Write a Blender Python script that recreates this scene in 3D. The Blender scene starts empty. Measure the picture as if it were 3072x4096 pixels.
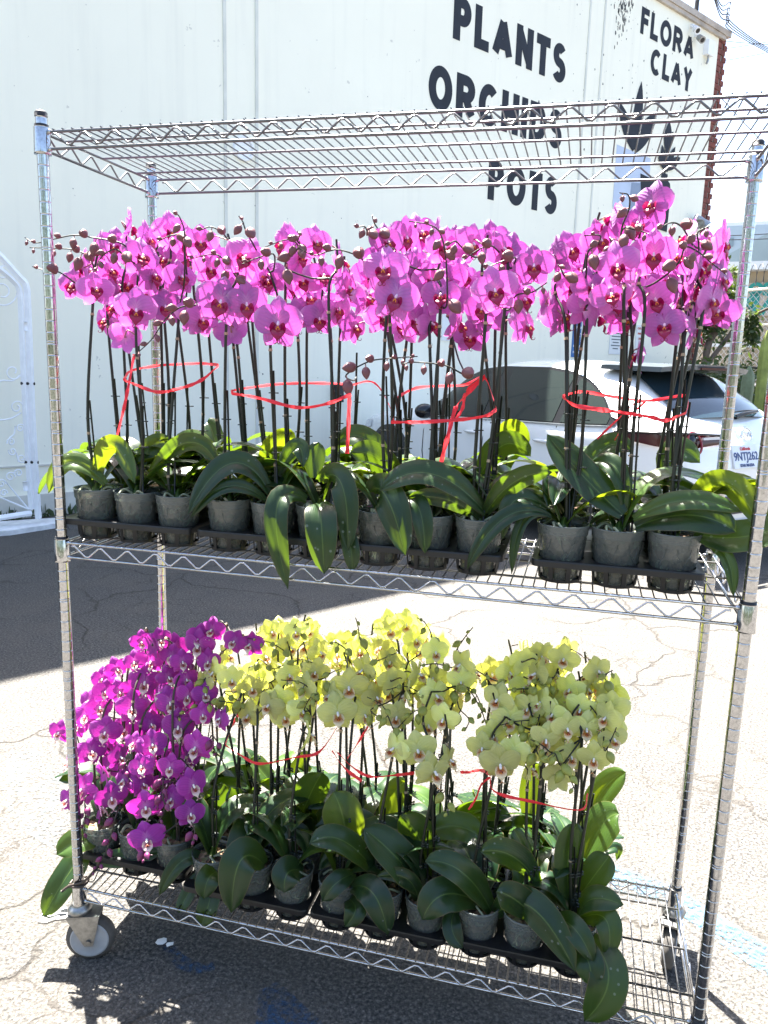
import bpy, math, random
import numpy as np
from mathutils import Vector, Matrix
R = math.radians
sc = bpy.context.scene
col = sc.collection
rnd = random.Random(7)
nr = np.random.default_rng(7)

# ------------------------------------------------------------------ camera, sky, sun, exposure
CAM = Vector((1.18976, -1.56392, 1.5707))
YAW, PITCH, ROLL, FPX = -0.2483, -0.1865, 0.0295, 3103.0
def cam_basis():
    f = Vector((math.sin(YAW)*math.cos(PITCH), math.cos(YAW)*math.cos(PITCH), math.sin(PITCH)))
    r = Vector((math.cos(YAW), -math.sin(YAW), 0)); u = r.cross(f)
    return (math.cos(ROLL)*r + math.sin(ROLL)*u, -math.sin(ROLL)*r + math.cos(ROLL)*u, f)
CR, CU, CF = cam_basis()
cd = bpy.data.cameras.new('camera'); cam = bpy.data.objects.new('camera', cd); col.objects.link(cam)
m = Matrix((CR, CU, -CF)).transposed().to_4x4(); m.translation = CAM; cam.matrix_world = m
cd.sensor_fit = 'VERTICAL'; cd.sensor_height = 36; cd.lens = 36*FPX/4096; cd.clip_start = .05; cd.clip_end = 2000
sc.camera = cam

SUN_AZ = Vector((-.65, .76)).normalized(); SUN_EL = R(62)
world = bpy.data.worlds.new('World'); sc.world = world; world.use_nodes = True
wn = world.node_tree; sky = wn.nodes.new('ShaderNodeTexSky'); sky.sky_type = 'NISHITA'; sky.sun_disc = False
sky.sun_elevation = SUN_EL; sky.sun_rotation = math.atan2(SUN_AZ.x, SUN_AZ.y); sky.air_density = 1.0; sky.dust_density = 2.5; sky.ozone_density = .9
bg = wn.nodes['Background']; wn.links.new(sky.outputs[0], bg.inputs[0]); bg.inputs[1].default_value = .053
sd = bpy.data.lights.new('sun', 'SUN'); sd.energy = 5.0; sd.angle = R(.55); sd.color = (1, .95, .87)
sun = bpy.data.objects.new('sun', sd); col.objects.link(sun)
sdir = Vector((SUN_AZ.x*math.cos(SUN_EL), SUN_AZ.y*math.cos(SUN_EL), math.sin(SUN_EL)))
sun.rotation_euler = sdir.to_track_quat('Z', 'Y').to_euler(); sun.location = sdir*30
sc.view_settings.view_transform = 'Standard'; sc.view_settings.look = 'None'; sc.view_settings.gamma = 1
sc.view_settings.exposure = 3.3
sc.cycles.max_bounces = 10; sc.cycles.transparent_max_bounces = 16; sc.cycles.use_denoising = True

# ------------------------------------------------------------------ pixel <-> world helpers (pixels of the 1659 x 2212 view)
S = 3072/1659
def ray(u, v): return CF + CR*((u*S-1536)/FPX) - CU*((v*S-2048)/FPX)
def at(u, v, y):
    d = ray(u, v); return CAM + d*((y-CAM.y)/d.y)
def at_z(u, v, z=0.):
    d = ray(u, v); return CAM + d*((z-CAM.z)/d.z)
def at_depth(u, v, dep): return CAM + ray(u, v)*dep
def depth(p): return (Vector(p)-CAM).dot(CF)
def mpp(p): return depth(p)*S/FPX
def x_at(u, y, z):
    lo, hi = -3., 5.
    for _ in range(50):
        md = (lo+hi)/2; d = Vector((md, y, z))-CAM
        if (1536+FPX*d.dot(CR)/d.dot(CF))/S < u: lo = md
        else: hi = md
    return lo
WA = R(-35); WN = Vector((math.cos(WA), math.sin(WA), 0)); WT = Vector((-WN.y, WN.x, 0)); WD = -6.1
def wall_pt(s, z, off=0.): return WN*(WD+off) + WT*s + Vector((0, 0, z))
def on_wall(u, v, off=0.):
    d = ray(u, v); p = CAM + d*((WD+off-WN.dot(CAM))/WN.dot(d)); return p.dot(WT), p.z

# ------------------------------------------------------------------ materials
MATS = {}
class NT:
    def __init__(s, name):
        s.m = bpy.data.materials.new(name); s.m.use_nodes = True; s.t = s.m.node_tree
        s.p = s.t.nodes['Principled BSDF']; s.out = s.t.nodes['Material Output']
    def n(s, typ, **kw):
        nd = s.t.nodes.new(typ)
        for k, v in kw.items():
            if k.startswith('i_'):
                key = k[2:]; nd.inputs[int(key) if key.isdigit() else key.replace('_', ' ')].default_value = v
            else: setattr(nd, k, v)
        return nd
    def l(s, a, b): s.t.links.new(a, b)
    def ramp(s, fac, stops, interp='LINEAR'):
        r = s.n('ShaderNodeValToRGB'); r.color_ramp.interpolation = interp
        e = r.color_ramp.elements
        while len(e) > 1: e.remove(e[-1])
        e[0].position = stops[0][0]; e[0].color = c4(stops[0][1])
        for p, c in stops[1:]:
            q = e.new(p); q.color = c4(c)
        s.l(fac, r.inputs[0]); return r.outputs[0]
    def mix(s, fac, a, b, mode='MIX'):
        x = s.n('ShaderNodeMix', data_type='RGBA', blend_type=mode)
        for inp, val in ((x.inputs[0], fac), (x.inputs[6], a), (x.inputs[7], b)):
            if hasattr(val, 'links'): s.l(val, inp)
            elif isinstance(val, (int, float)): inp.default_value = val
            else: inp.default_value = c4(val)
        return x.outputs[2]
    def noise(s, scale, detail=4, rough=.55, vec=None, dist=0):
        x = s.n('ShaderNodeTexNoise'); x.inputs['Scale'].default_value = scale; x.inputs['Detail'].default_value = detail
        x.inputs['Roughness'].default_value = rough; x.inputs['Distortion'].default_value = dist
        if vec is not None: s.l(vec, x.inputs['Vector'])
        return x.outputs['Fac']
    def obj(s): return s.n('ShaderNodeTexCoord').outputs['Object']
    def uv(s): return s.n('ShaderNodeTexCoord').outputs['UV']
    def math(s, op, a, b=None, c=None):
        x = s.n('ShaderNodeMath', operation=op)
        for i, val in enumerate((a, b, c)):
            if val is None: continue
            if hasattr(val, 'links'): s.l(val, x.inputs[i])
            else: x.inputs[i].default_value = val
        return x.outputs[0]
    def bump(s, h, strength=.3, dist=.01):
        b = s.n('ShaderNodeBump'); b.inputs['Strength'].default_value = strength; b.inputs['Distance'].default_value = dist
        s.l(h, b.inputs['Height']); s.l(b.outputs[0], s.p.inputs['Normal']); return b
    def base(s, c):
        if hasattr(c, 'links'): s.l(c, s.p.inputs['Base Color'])
        else: s.p.inputs['Base Color'].default_value = c4(c)
    def set(s, **kw):
        for k, v in kw.items():
            inp = s.p.inputs[k.replace('_', ' ')]
            if hasattr(v, 'links'): s.l(v, inp)
            else: inp.default_value = v
        return s
def c4(c): return tuple(c) if len(c) == 4 else (*c, 1)
def plain(name, c, rough=.5, metal=0., spec=.5, var=.0, vscale=30, bump=0):
    k = NT(name); k.set(Roughness=rough, Metallic=metal, Specular_IOR_Level=spec)
    if var:
        f = k.noise(vscale, 5, .6, k.obj())
        k.base(k.ramp(f, [(.3, tuple(x*(1-var) for x in c)), (.7, tuple(min(1, x*(1+var)) for x in c))]))
        if bump: k.bump(f, bump, .004)
    else: k.base(c)
    MATS[name] = k.m; return k.m

# chrome of the cart
k = NT('chrome'); k.set(Metallic=1., Roughness=.14)
f = k.noise(160, 3, .6, k.obj()); k.base(k.ramp(f, [(.25, (.34, .34, .34)), (.5, (.52, .52, .53)), (.8, (.62, .62, .63))]))
rr = k.math('MULTIPLY_ADD', k.noise(35, 4, .6, k.obj()), .12, .03); k.l(rr, k.p.inputs['Roughness']); MATS['chrome'] = k.m
plain('wire', (.17, .17, .175), .38, 1.)  # darker copy of the chrome, backlit shade of the wires put into its colour
plain('zinc', (.30, .30, .295), .38, .9, var=.25, vscale=60)
plain('wheel_rubber', (.075, .07, .065), .7, var=.3)
plain('wheel_grey', (.33, .34, .36), .5, var=.1)
plain('black_plastic', (.005, .0055, .007), .45, var=.3, vscale=90)
plain('stake', (.004, .0045, .004), .4)
plain('clip', (.008, .016, .012), .4)
plain('node_sheath', (.32, .24, .15), .7)

# petals -----------------------------------------------------------
def petal(name, cin, cmid, cedge, cvein, trans, tcol):
    k = NT(name); uv = k.uv(); sx = k.n('ShaderNodeSeparateXYZ'); k.l(uv, sx.inputs[0])
    base = k.ramp(sx.outputs[0], [(0, cin), (.3, cmid), (.8, cmid), (1, cedge)])
    # veins fan out along the petal
    w = k.math('SINE', k.math('MULTIPLY', sx.outputs[1], 46.))
    w2 = k.math('MULTIPLY', k.math('MAXIMUM', w, 0.), k.math('SUBTRACT', 1., sx.outputs[0]))
    nz = k.noise(3.5, 4, .6, k.obj())
    k.bump(k.math('ADD', k.math('MULTIPLY', w, .25), k.noise(3, 3, .6, k.obj())), .14, .05)
    c = k.mix(k.math('MULTIPLY', w2, .32), base, cvein)
    c = k.mix(k.math('MULTIPLY', nz, .3), c, cvein)
    info = k.n('ShaderNodeObjectInfo')
    hs = k.n('ShaderNodeHueSaturation'); k.l(c, hs.inputs['Color'])
    k.l(k.math('MULTIPLY_ADD', info.outputs['Random'], .5, .66), hs.inputs['Value'])
    k.l(k.math('MULTIPLY_ADD', info.outputs['Random'], .02, .49), hs.inputs['Hue'])
    k.l(hs.outputs[0], k.p.inputs['Base Color']); k.set(Roughness=.5, Specular_IOR_Level=.3)
    k.p.inputs['Sheen Weight'].default_value = .15
    t = k.n('ShaderNodeBsdfTranslucent'); k.l(k.mix(1., hs.outputs[0], tcol, 'MULTIPLY'), t.inputs[0])
    ms = k.n('ShaderNodeMixShader'); ms.inputs[0].default_value = trans
    k.l(k.p.outputs[0], ms.inputs[1]); k.l(t.outputs[0], ms.inputs[2]); k.l(ms.outputs[0], k.out.inputs[0])
    MATS[name] = k.m
petal('petal_pink', (.76, .42, .76), (.58, .22, .62), (.76, .48, .80), (.40, .09, .44), .42, (1., .34, .66))
petal('petal_purple', (.66, .26, .62), (.46, .055, .45), (.60, .18, .60), (.32, .018, .33), .36, (1., .36, .66))
petal('petal_yellow', (.82, .85, .50), (.80, .81, .38), (.84, .85, .48), (.62, .68, .14), .40, (1., 1., .32))
def lipmat(name, a, b, rough=.35):
    k = NT(name); uv = k.uv(); sx = k.n('ShaderNodeSeparateXYZ'); k.l(uv, sx.inputs[0])
    nz = k.noise(40, 3, .6, k.obj()); f = k.math('ADD', sx.outputs[0], k.math('MULTIPLY_ADD', nz, .6, -.3))
    k.base(k.ramp(f, [(.1, a), (.55, b)])); k.set(Roughness=rough)
    t = k.n('ShaderNodeBsdfTranslucent'); t.inputs[0].default_value = c4(b)
    ms = k.n('ShaderNodeMixShader'); ms.inputs[0].default_value = .25
    k.l(k.p.outputs[0], ms.inputs[1]); k.l(t.outputs[0], ms.inputs[2]); k.l(ms.outputs[0], k.out.inputs[0]); MATS[name] = k.m
lipmat('lip_crimson', (.36, .04, .07), (.30, .002, .075)); lipmat('lip_white', (.55, .16, .22), (.78, .66, .62)); lipmat('lip_cream', (.62, .18, .02), (.80, .72, .50))
plain('callus_orange', (.62, .20, .02), .5, var=.4, vscale=200); plain('column_pink', (.75, .5, .68), .5); plain('column_white', (.8, .76, .74), .5)
plain('throat_red', (.24, .05, .02), .5, var=.5, vscale=200)
plain('bud_brown', (.15, .052, .058), .5, var=.45, vscale=70); plain('bud_purple', (.16, .02, .09), .45, var=.3, vscale=70); plain('bud_green', (.24, .26, .05), .5, var=.35, vscale=70)
plain('spike_dark', (.011, .014, .006), .5, var=.4, vscale=40); plain('spike_brown', (.035, .024, .018), .5, var=.4, vscale=40); plain('pedicel_pink', (.3, .14, .13), .5)

# leaf -------------------------------------------------------------
def leafmat(name, a, b, tcol):
    k = NT(name); uv = k.uv(); sx = k.n('ShaderNodeSeparateXYZ'); k.l(uv, sx.inputs[0])
    nz = k.noise(14, 4, .6, k.obj()); info = k.n('ShaderNodeObjectInfo')
    c = k.ramp(nz, [(.3, a), (.75, b)])
    c = k.mix(k.math('MULTIPLY', info.outputs['Random'], .55), c, (b[0]*1.5, b[1]*1.25, b[2]*.8))
    vv = k.math('ABSOLUTE', k.math('SUBTRACT', sx.outputs[1], .5))
    rib = k.math('LESS_THAN', vv, .018)
    c = k.mix(k.math('MULTIPLY', rib, .4), c, (.16, .24, .06))
    spots = k.n('ShaderNodeTexVoronoi'); spots.inputs['Scale'].default_value = 55; k.l(k.obj(), spots.inputs['Vector'])
    sp = k.math('MULTIPLY', k.math('LESS_THAN', spots.outputs['Distance'], .16), k.math('GREATER_THAN', k.noise(10, 2, .5, k.obj()), .56))
    c = k.mix(k.math('MULTIPLY', sp, .32), c, (.34, .38, .33))
    edge = k.math('GREATER_THAN', vv, .478); c = k.mix(k.math('MULTIPLY', edge, .35), c, (.2, .12, .06))
    k.base(c); k.set(Specular_IOR_Level=.45); k.l(k.math('MULTIPLY_ADD', nz, .28, .2), k.p.inputs['Roughness'])
    stri = k.math('SINE', k.math('MULTIPLY', sx.outputs[1], 90.))
    k.bump(k.math('ADD', k.math('MULTIPLY', stri, .12), nz), .12, .004)
    t = k.n('ShaderNodeBsdfTranslucent'); t.inputs[0].default_value = c4(tcol)
    ms = k.n('ShaderNodeMixShader'); ms.inputs[0].default_value = .22
    k.l(k.p.outputs[0], ms.inputs[1]); k.l(t.outputs[0], ms.inputs[2]); k.l(ms.outputs[0], k.out.inputs[0]); MATS[name] = k.m
leafmat('leaf', (.005, .020, .008), (.014, .040, .015), (.16, .27, .010))
leafmat('leaf_fresh', (.012, .040, .010), (.030, .070, .014), (.34, .46, .012))

# pots and mix ------------------------------------------------------
k = NT('clear_pot'); o = k.obj(); nz = k.noise(9, 3, .5, o); zz = k.n('ShaderNodeSeparateXYZ'); k.l(o, zz.inputs[0])
k.base(k.ramp(nz, [(.3, (.085, .10, .095)), (.7, (.17, .185, .18))])); k.set(Roughness=.16, Specular_IOR_Level=.6)
tr = k.n('ShaderNodeBsdfTransparent'); tr.inputs[0].default_value = (.80, .86, .83, 1)
ms = k.n('ShaderNodeMixShader'); fz = k.math('MULTIPLY_ADD', k.math('MULTIPLY', zz.outputs[2], 8.), -.24, .50); k.l(k.math('ADD', fz, k.math('MULTIPLY_ADD', nz, .24, -.12)), ms.inputs[0])
k.l(k.p.outputs[0], ms.inputs[1]); k.l(tr.outputs[0], ms.inputs[2]); k.l(ms.outputs[0], k.out.inputs[0]); MATS['clear_pot'] = k.m
k = NT('bark_mix'); o = k.obj(); v = k.n('ShaderNodeTexVoronoi'); v.inputs['Scale'].default_value = 85; k.l(o, v.inputs['Vector'])
sx = k.n('ShaderNodeSeparateColor'); k.l(v.outputs['Color'], sx.inputs[0])
c = k.ramp(sx.outputs[0], [(0, (.04, .022, .013)), (.4, (.17, .085, .05)), (.7, (.33, .20, .13)), (1, (.12, .13, .05))])
gr = k.noise(22, 3, .6, o); c = k.mix(k.ramp(gr, [(.45, (0, 0, 0)), (.7, (.6,)*3)]), c, (.12, .13, .08)); k.base(c); k.set(Roughness=.85); k.bump(v.outputs['Distance'], .6, .01); MATS['bark_mix'] = k.m
plain('root', (.26, .28, .18), .6, var=.35, vscale=60)
k = NT('ribbon'); k.base((.75, .025, .05)); k.set(Roughness=.35)
t = k.n('ShaderNodeBsdfTranslucent'); t.inputs[0].default_value = (1, .06, .07, 1); ms = k.n('ShaderNodeMixShader'); ms.inputs[0].default_value = .45
k.l(k.p.outputs[0], ms.inputs[1]); k.l(t.outputs[0], ms.inputs[2]); k.l(ms.outputs[0], k.out.inputs[0]); MATS['ribbon'] = k.m

# asphalt -----------------------------------------------------------
k = NT('asphalt'); o = k.obj()
big = k.noise(.35, 5, .6, o); mid = k.noise(3.0, 5, .6, o); fine = k.noise(95, 4, .7, o)
v = k.n('ShaderNodeTexVoronoi'); v.inputs['Scale'].default_value = 130; k.l(o, v.inputs['Vector'])
sc_ = k.n('ShaderNodeSeparateColor'); k.l(v.outputs['Color'], sc_.inputs[0])
c = k.ramp(fine, [(.34, (.022, .022, .022)), (.5, (.070, .067, .063)), (.66, (.165, .156, .142))])
stone = k.math('MULTIPLY', k.math('GREATER_THAN', sc_.outputs[0], .86), k.math('LESS_THAN', v.outputs['Distance'], .42))
c = k.mix(k.math('MULTIPLY', stone, .6), c, (.20, .19, .175))
c = k.mix(k.ramp(mid, [(.42, (0, 0, 0)), (.7, (.35,)*3)]), c, (.12, .108, .09))
c = k.mix(k.ramp(big, [(.45, (0, 0, 0)), (.75, (.4,)*3)]), c, (.06, .058, .056))
# cracks
wv = k.n('ShaderNodeVectorMath', operation='ADD'); ns = k.n('ShaderNodeTexNoise'); ns.inputs['Scale'].default_value = 2.2; ns.inputs['Detail'].default_value = 5; k.l(o, ns.inputs['Vector'])
sc2 = k.n('ShaderNodeVectorMath', operation='SCALE'); sc2.inputs[3].default_value = .55; k.l(ns.outputs['Color'], sc2.inputs[0]); k.l(o, wv.inputs[0]); k.l(sc2.outputs[0], wv.inputs[1])
cr = k.n('ShaderNodeTexVoronoi', feature='DISTANCE_TO_EDGE'); cr.inputs['Scale'].default_value = 1.05; k.l(wv.outputs[0], cr.inputs['Vector'])
crk = k.math('MULTIPLY', k.math('SUBTRACT', 1., k.n('ShaderNodeMapRange', i_1=.0, i_2=.014).outputs[0]), 1.)
mr = k.t.nodes[-1]
for nd in k.t.nodes:
    if nd.bl_idname == 'ShaderNodeMapRange': mr = nd
k.l(cr.outputs['Distance'], mr.inputs[0])
crf = k.n('ShaderNodeTexVoronoi', feature='DISTANCE_TO_EDGE'); crf.inputs['Scale'].default_value = 3.1; k.l(wv.outputs[0], crf.inputs['Vector'])
crk2 = k.math('MULTIPLY', k.math('LESS_THAN', crf.outputs['Distance'], .011), k.ramp(k.noise(1.1, 3, .5, o), [(.50, (0, 0, 0)), (.58, (.7,)*3)]))
crm = k.math('MAXIMUM', k.math('MULTIPLY', crk, k.ramp(k.noise(.9, 3, .5, o), [(.40, (0, 0, 0)), (.52, (1, 1, 1))])), crk2)
c = k.mix(k.math('MULTIPLY', crm, .75), c, (.03, .026, .022))
dirt = k.ramp(k.noise(.55, 6, .65, o, .6), [(.60, (0, 0, 0)), (.70, (.7,)*3)])
c = k.mix(dirt, c, (.045, .042, .04))
k.base(c); k.set(Roughness=.88, Specular_IOR_Level=.25)
h = k.math('ADD', fine, k.math('MULTIPLY', v.outputs['Distance'], .5)); h = k.math('SUBTRACT', h, k.math('MULTIPLY', crm, 1.2)); k.bump(h, .75, .012); MATS['asphalt'] = k.m
def worn_paint(name, c, lo, hi):
    k = NT(name); o = k.obj(); k.base(c); k.set(Roughness=.7)
    f = k.ramp(k.math('ADD', k.math('MULTIPLY', k.noise(60, 3, .7, o), .55), k.math('MULTIPLY', k.noise(5, 4, .6, o), .45)), [(lo, (0, 0, 0)), (hi, (1, 1, 1))])
    tr = k.n('ShaderNodeBsdfTransparent'); ms = k.n('ShaderNodeMixShader'); k.l(f, ms.inputs[0]); k.l(tr.outputs[0], ms.inputs[1]); k.l(k.p.outputs[0], ms.inputs[2]); k.l(ms.outputs[0], k.out.inputs[0]); MATS[name] = k.m
worn_paint('worn_blue', (.04, .13, .23), .46, .60); worn_paint('faint_blue', (.08, .12, .14), .48, .75); worn_paint('dark_blue', (.015, .055, .12), .45, .62)

# building ----------------------------------------------------------
k = NT('white_wall'); o = k.obj()
a = k.noise(.5, 5, .6, o); st = k.n('ShaderNodeMapping'); st.inputs['Scale'].default_value = (6, 6, .35); k.l(o, st.inputs[0]); streak = k.noise(1., 5, .6, st.outputs[0])
c = k.ramp(a, [(.3, (.87, .845, .72)), (.7, (.92, .895, .76))])
c = k.mix(k.ramp(streak, [(.55, (0, 0, 0)), (.8, (.22,)*3)]), c, (.60, .59, .53))
chip = k.math('MULTIPLY', k.math('GREATER_THAN', k.noise(7, 3, .7, o), .70), 1.)
c = k.mix(k.math('MULTIPLY', chip, .45), c, (.42, .40, .36))
k.base(c); k.set(Roughness=.8, Specular_IOR_Level=.2); k.bump(k.noise(3.0, 6, .6, o), .15, .03); MATS['white_wall'] = k.m
plain('wall_skirt', (.62, .60, .54), .85, var=.15, vscale=4)
plain('wall_seam', (.66, .66, .60), .8, var=.1, vscale=3)
plain('sign_black', (.012, .016, .026), .75, var=.25, vscale=6); plain('mural_blue', (.50, .58, .72), .8, var=.06, vscale=3); plain('mural_slate', (.25, .31, .42), .8)
plain('stain', (.06, .06, .06), .9, var=.4, vscale=8)
k = NT('brick'); o = k.n('ShaderNodeNewGeometry').outputs['Position']; inf = k.n('ShaderNodeObjectInfo')
f = k.noise(9, 4, .6, o); k.base(k.ramp(f, [(.3, (.10, .028, .02)), (.6, (.20, .055, .04)), (.8, (.28, .10, .07))])); k.set(Roughness=.85); k.bump(f, .5, .02); MATS['brick'] = k.m
plain('mortar', (.2, .17, .15), .9); plain('coping', (.42, .36, .30), .6, var=.3, vscale=3); plain('grey_metal', (.35, .36, .37), .4, .7); plain('white_metal', (.86, .87, .89), .45, var=.06, vscale=12)
plain('white_plank', (.68, .69, .70), .7, var=.2, vscale=9); plain('dark_metal', (.03, .03, .032), .5, .3); plain('cable', (.01, .012, .02), .6)
plain('sign_white', (.72, .74, .75), .5); plain('sign_blue', (.03, .14, .40), .5); plain('sign_text', (.10, .12, .15), .6); plain('sign_red', (.45, .08, .06), .6)
plain('soil', (.035, .03, .022), .95, var=.4, vscale=20)
# car
k = NT('car_paint'); k.base((.78, .79, .80)); k.set(Roughness=.25, Coat_Weight=1., Coat_Roughness=.04); MATS['car_paint'] = k.m
k = NT('car_glass'); k.base((.016, .022, .021)); k.set(Roughness=.03, Specular_IOR_Level=.45); tr = k.n('ShaderNodeBsdfTransparent'); tr.inputs[0].default_value = (.45, .52, .50, 1)
ms = k.n('ShaderNodeMixShader'); ms.inputs[0].default_value = .04; k.l(k.p.outputs[0], ms.inputs[1]); k.l(tr.outputs[0], ms.inputs[2]); k.l(ms.outputs[0], k.out.inputs[0]); MATS['car_glass'] = k.m
k = NT('rear_glass'); k.base((.015, .03, .04)); k.set(Roughness=.05, Specular_IOR_Level=.9); MATS['rear_glass'] = k.m
plain('gloss_black', (.012, .012, .014), .12); plain('trim_chrome', (.75, .75, .76), .12, 1.); plain('car_cladding', (.03, .03, .032), .55); plain('tail_red', (.05, .002, .004), .12); plain('tail_ring', (.22, .01, .015), .2); plain('lamp_clear', (.6, .62, .65), .1); plain('tyre', (.02, .02, .02), .75); plain('seat_fabric', (.04, .045, .045), .8)
plain('plate_white', (.72, .76, .80), .4); plain('plate_blue', (.02, .05, .18), .5); plain('plate_red', (.5, .05, .06), .5)
plain('spoiler', (.07, .085, .10), .14, 0., .8)
# background
plain('tan_wall', (.30, .25, .18), .85, var=.12, vscale=.6); plain('far_white', (.6, .63, .66), .8); plain('far_blue', (.36, .44, .50), .8); plain('far_glass', (.18, .24, .28), .3); plain('far_roof', (.27, .34, .36), .8, var=.1, vscale=.5); plain('teal', (.0, .20, .18), .5)
plain('cactus', (.20, .24, .05), .6, var=.3, vscale=8); plain('cactus_grey', (.15, .19, .11), .6, var=.3, vscale=8); plain('tree_bark', (.12, .09, .07), .9, var=.3, vscale=10)
k = NT('tree_leaf'); k.base((.035, .06, .018)); k.set(Roughness=.5); t = k.n('ShaderNodeBsdfTranslucent'); t.inputs[0].default_value = (.10, .15, .02, 1); ms = k.n('ShaderNodeMixShader'); ms.inputs[0].default_value = .3
k.l(k.p.outputs[0], ms.inputs[1]); k.l(t.outputs[0], ms.inputs[2]); k.l(ms.outputs[0], k.out.inputs[0]); MATS['tree_leaf'] = k.m
plain('galvanised', (.5, .5, .5), .4, .8)

# ------------------------------------------------------------------ mesh helpers
class MB:
    def __init__(s): s.v = []; s.f = []; s.uv = []; s.mi = []; s.smooth = []
    def add(s, vs, fs, uvs=None, mi=0, smooth=True):
        o = len(s.v); s.v += [tuple(p) for p in vs]; s.uv += (uvs if uvs is not None else [(0, 0)]*len(vs))
        s.f += [tuple(i+o for i in f) for f in fs]; s.mi += [mi]*len(fs); s.smooth += [smooth]*len(fs)
    def grid(s, P, nu, nv, mi=0, uv=None, smooth=True, closev=False):
        fs = []
        for i in range(nu-1):
            for j in range(nv-1 if not closev else nv):
                j2 = (j+1) % nv; fs.append((i*nv+j, (i+1)*nv+j, (i+1)*nv+j2, i*nv+j2))
        if uv is None: uv = [(i/(nu-1), j/max(1, nv-1)) for i in range(nu) for j in range(nv)]
        s.add(P, fs, uv, mi, smooth)
    def tube(s, pts, r, n=8, mi=0, cap=True):
        pts = [Vector(p) for p in pts]; L = len(pts)
        rs = r if isinstance(r, (list, tuple)) else [r]*L
        prev = None; P = []
        for i in range(L):
            t = (pts[min(i+1, L-1)]-pts[max(i-1, 0)])
            t = t.normalized() if t.length > 1e-9 else Vector((0, 0, 1))
            if prev is None:
                a = Vector((0, 0, 1)) if abs(t.z) < .9 else Vector((1, 0, 0)); prev = t.cross(a).normalized()
            else:
                prev = prev - t*prev.dot(t); prev = prev.normalized() if prev.length > 1e-6 else t.orthogonal().normalized()
            b = t.cross(prev)
            for j in range(n):
                an = 2*math.pi*j/n; P.append(pts[i]+(prev*math.cos(an)+b*math.sin(an))*rs[i])
        s.grid(P, L, n, mi, [(i/(L-1), j/n) for i in range(L) for j in range(n)], n > 4, True)
        if cap:
            o = len(s.v)-L*n
            s.f.append(tuple(o+j for j in range(n))[::-1]); s.f.append(tuple(o+(L-1)*n+j for j in range(n))); s.mi += [mi]*2; s.smooth += [False]*2
    def lathe(s, prof, c=(0, 0, 0), n=24, mi=0, M=None):
        P = []
        for r, z in prof:
            for j in range(n):
                a = 2*math.pi*j/n; p = Vector((r*math.cos(a), r*math.sin(a), z)); p = M @ p if M else p
                P.append(p+Vector(c))
        s.grid(P, len(prof), n, mi, None, True, True)
        o = len(s.v)-len(prof)*n
        if prof[0][0] > 1e-6: s.f.append(tuple(o+j for j in range(n))[::-1]); s.mi.append(mi); s.smooth.append(False)
        if prof[-1][0] > 1e-6: s.f.append(tuple(o+(len(prof)-1)*n+j for j in range(n))); s.mi.append(mi); s.smooth.append(False)
    def box(s, c, d, mi=0, M=None, smooth=False):
        c = Vector(c); vs = []
        for dx in (-1, 1):
            for dy in (-1, 1):
                for dz in (-1, 1):
                    p = Vector((dx*d[0]/2, dy*d[1]/2, dz*d[2]/2)); vs.append((M @ p if M else p)+c)
        s.add(vs, [(0, 1, 3, 2), (4, 6, 7, 5), (0, 4, 5, 1), (2, 3, 7, 6), (0, 2, 6, 4), (1, 5, 7, 3)], None, mi, smooth)
    def prism(s, poly, fn, th, mi=0):
        # poly 2-D outline, fn(a, b, off) -> world point
        n = len(poly); vs = [fn(a, b, th) for a, b in poly]+[fn(a, b, 0) for a, b in poly]
        fs = [tuple(range(n)), tuple(range(2*n-1, n-1, -1))]+[(i, i+n, (i+1) % n+n, (i+1) % n) for i in range(n)]
        s.add(vs, fs, None, mi, False)
    def ball(s, c, rx, ry, rz, n=10, k=7, mi=0, M=None):
        P = []
        for i in range(k):
            th = math.pi*i/(k-1)
            for j in range(n):
                a = 2*math.pi*j/n; p = Vector((rx*math.sin(th)*math.cos(a), ry*math.sin(th)*math.sin(a), -rz*math.cos(th)))
                P.append((M @ p if M else p)+Vector(c))
        s.grid(P, k, n, mi, None, True, True)
    def mesh(s, name, mats):
        me = bpy.data.meshes.new(name); me.from_pydata([tuple(p) for p in s.v], [], s.f)
        me.polygons.foreach_set('material_index', s.mi); me.polygons.foreach_set('use_smooth', s.smooth)
        uvl = me.uv_layers.new(name='UVMap'); li = np.zeros(len(me.loops), dtype=np.int32); me.loops.foreach_get('vertex_index', li)
        uvl.data.foreach_set('uv', np.array(s.uv, dtype=np.float32)[li].ravel())
        for mt in ([mats] if isinstance(mats, str) else mats): me.materials.append(MATS[mt])
        me.update(); return me
    def build(s, name, mats, parent=None, loc=(0, 0, 0)):
        return link(name, s.mesh(name, mats), parent, loc)
def link(name, data, parent=None, loc=(0, 0, 0), rot=None, scale=None):
    o = bpy.data.objects.new(name, data); col.objects.link(o); o.location = loc
    if rot is not None: o.rotation_euler = rot
    if scale is not None: o.scale = scale if hasattr(scale, '__len__') else (scale,)*3
    if parent is not None: o.parent = parent
    return o
def thing(name, label, cat, loc=(0, 0, 0), group=None, rot=None):
    o = link(name, None, None, loc, rot); return tag(o, label, cat, group)
def tag(o, label, cat, group=None, kind=None):
    if label: o['label'] = label
    if cat: o['category'] = cat
    if group: o['group'] = group
    if kind: o['kind'] = kind
    return o
def bez(p0, p1, p2, n):
    p0, p1, p2 = Vector(p0), Vector(p1), Vector(p2); c = p1*2-(p0+p2)*.5
    return [p0*(1-t)**2+c*2*t*(1-t)+p2*t*t for t in [i/(n-1) for i in range(n)]]
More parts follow.
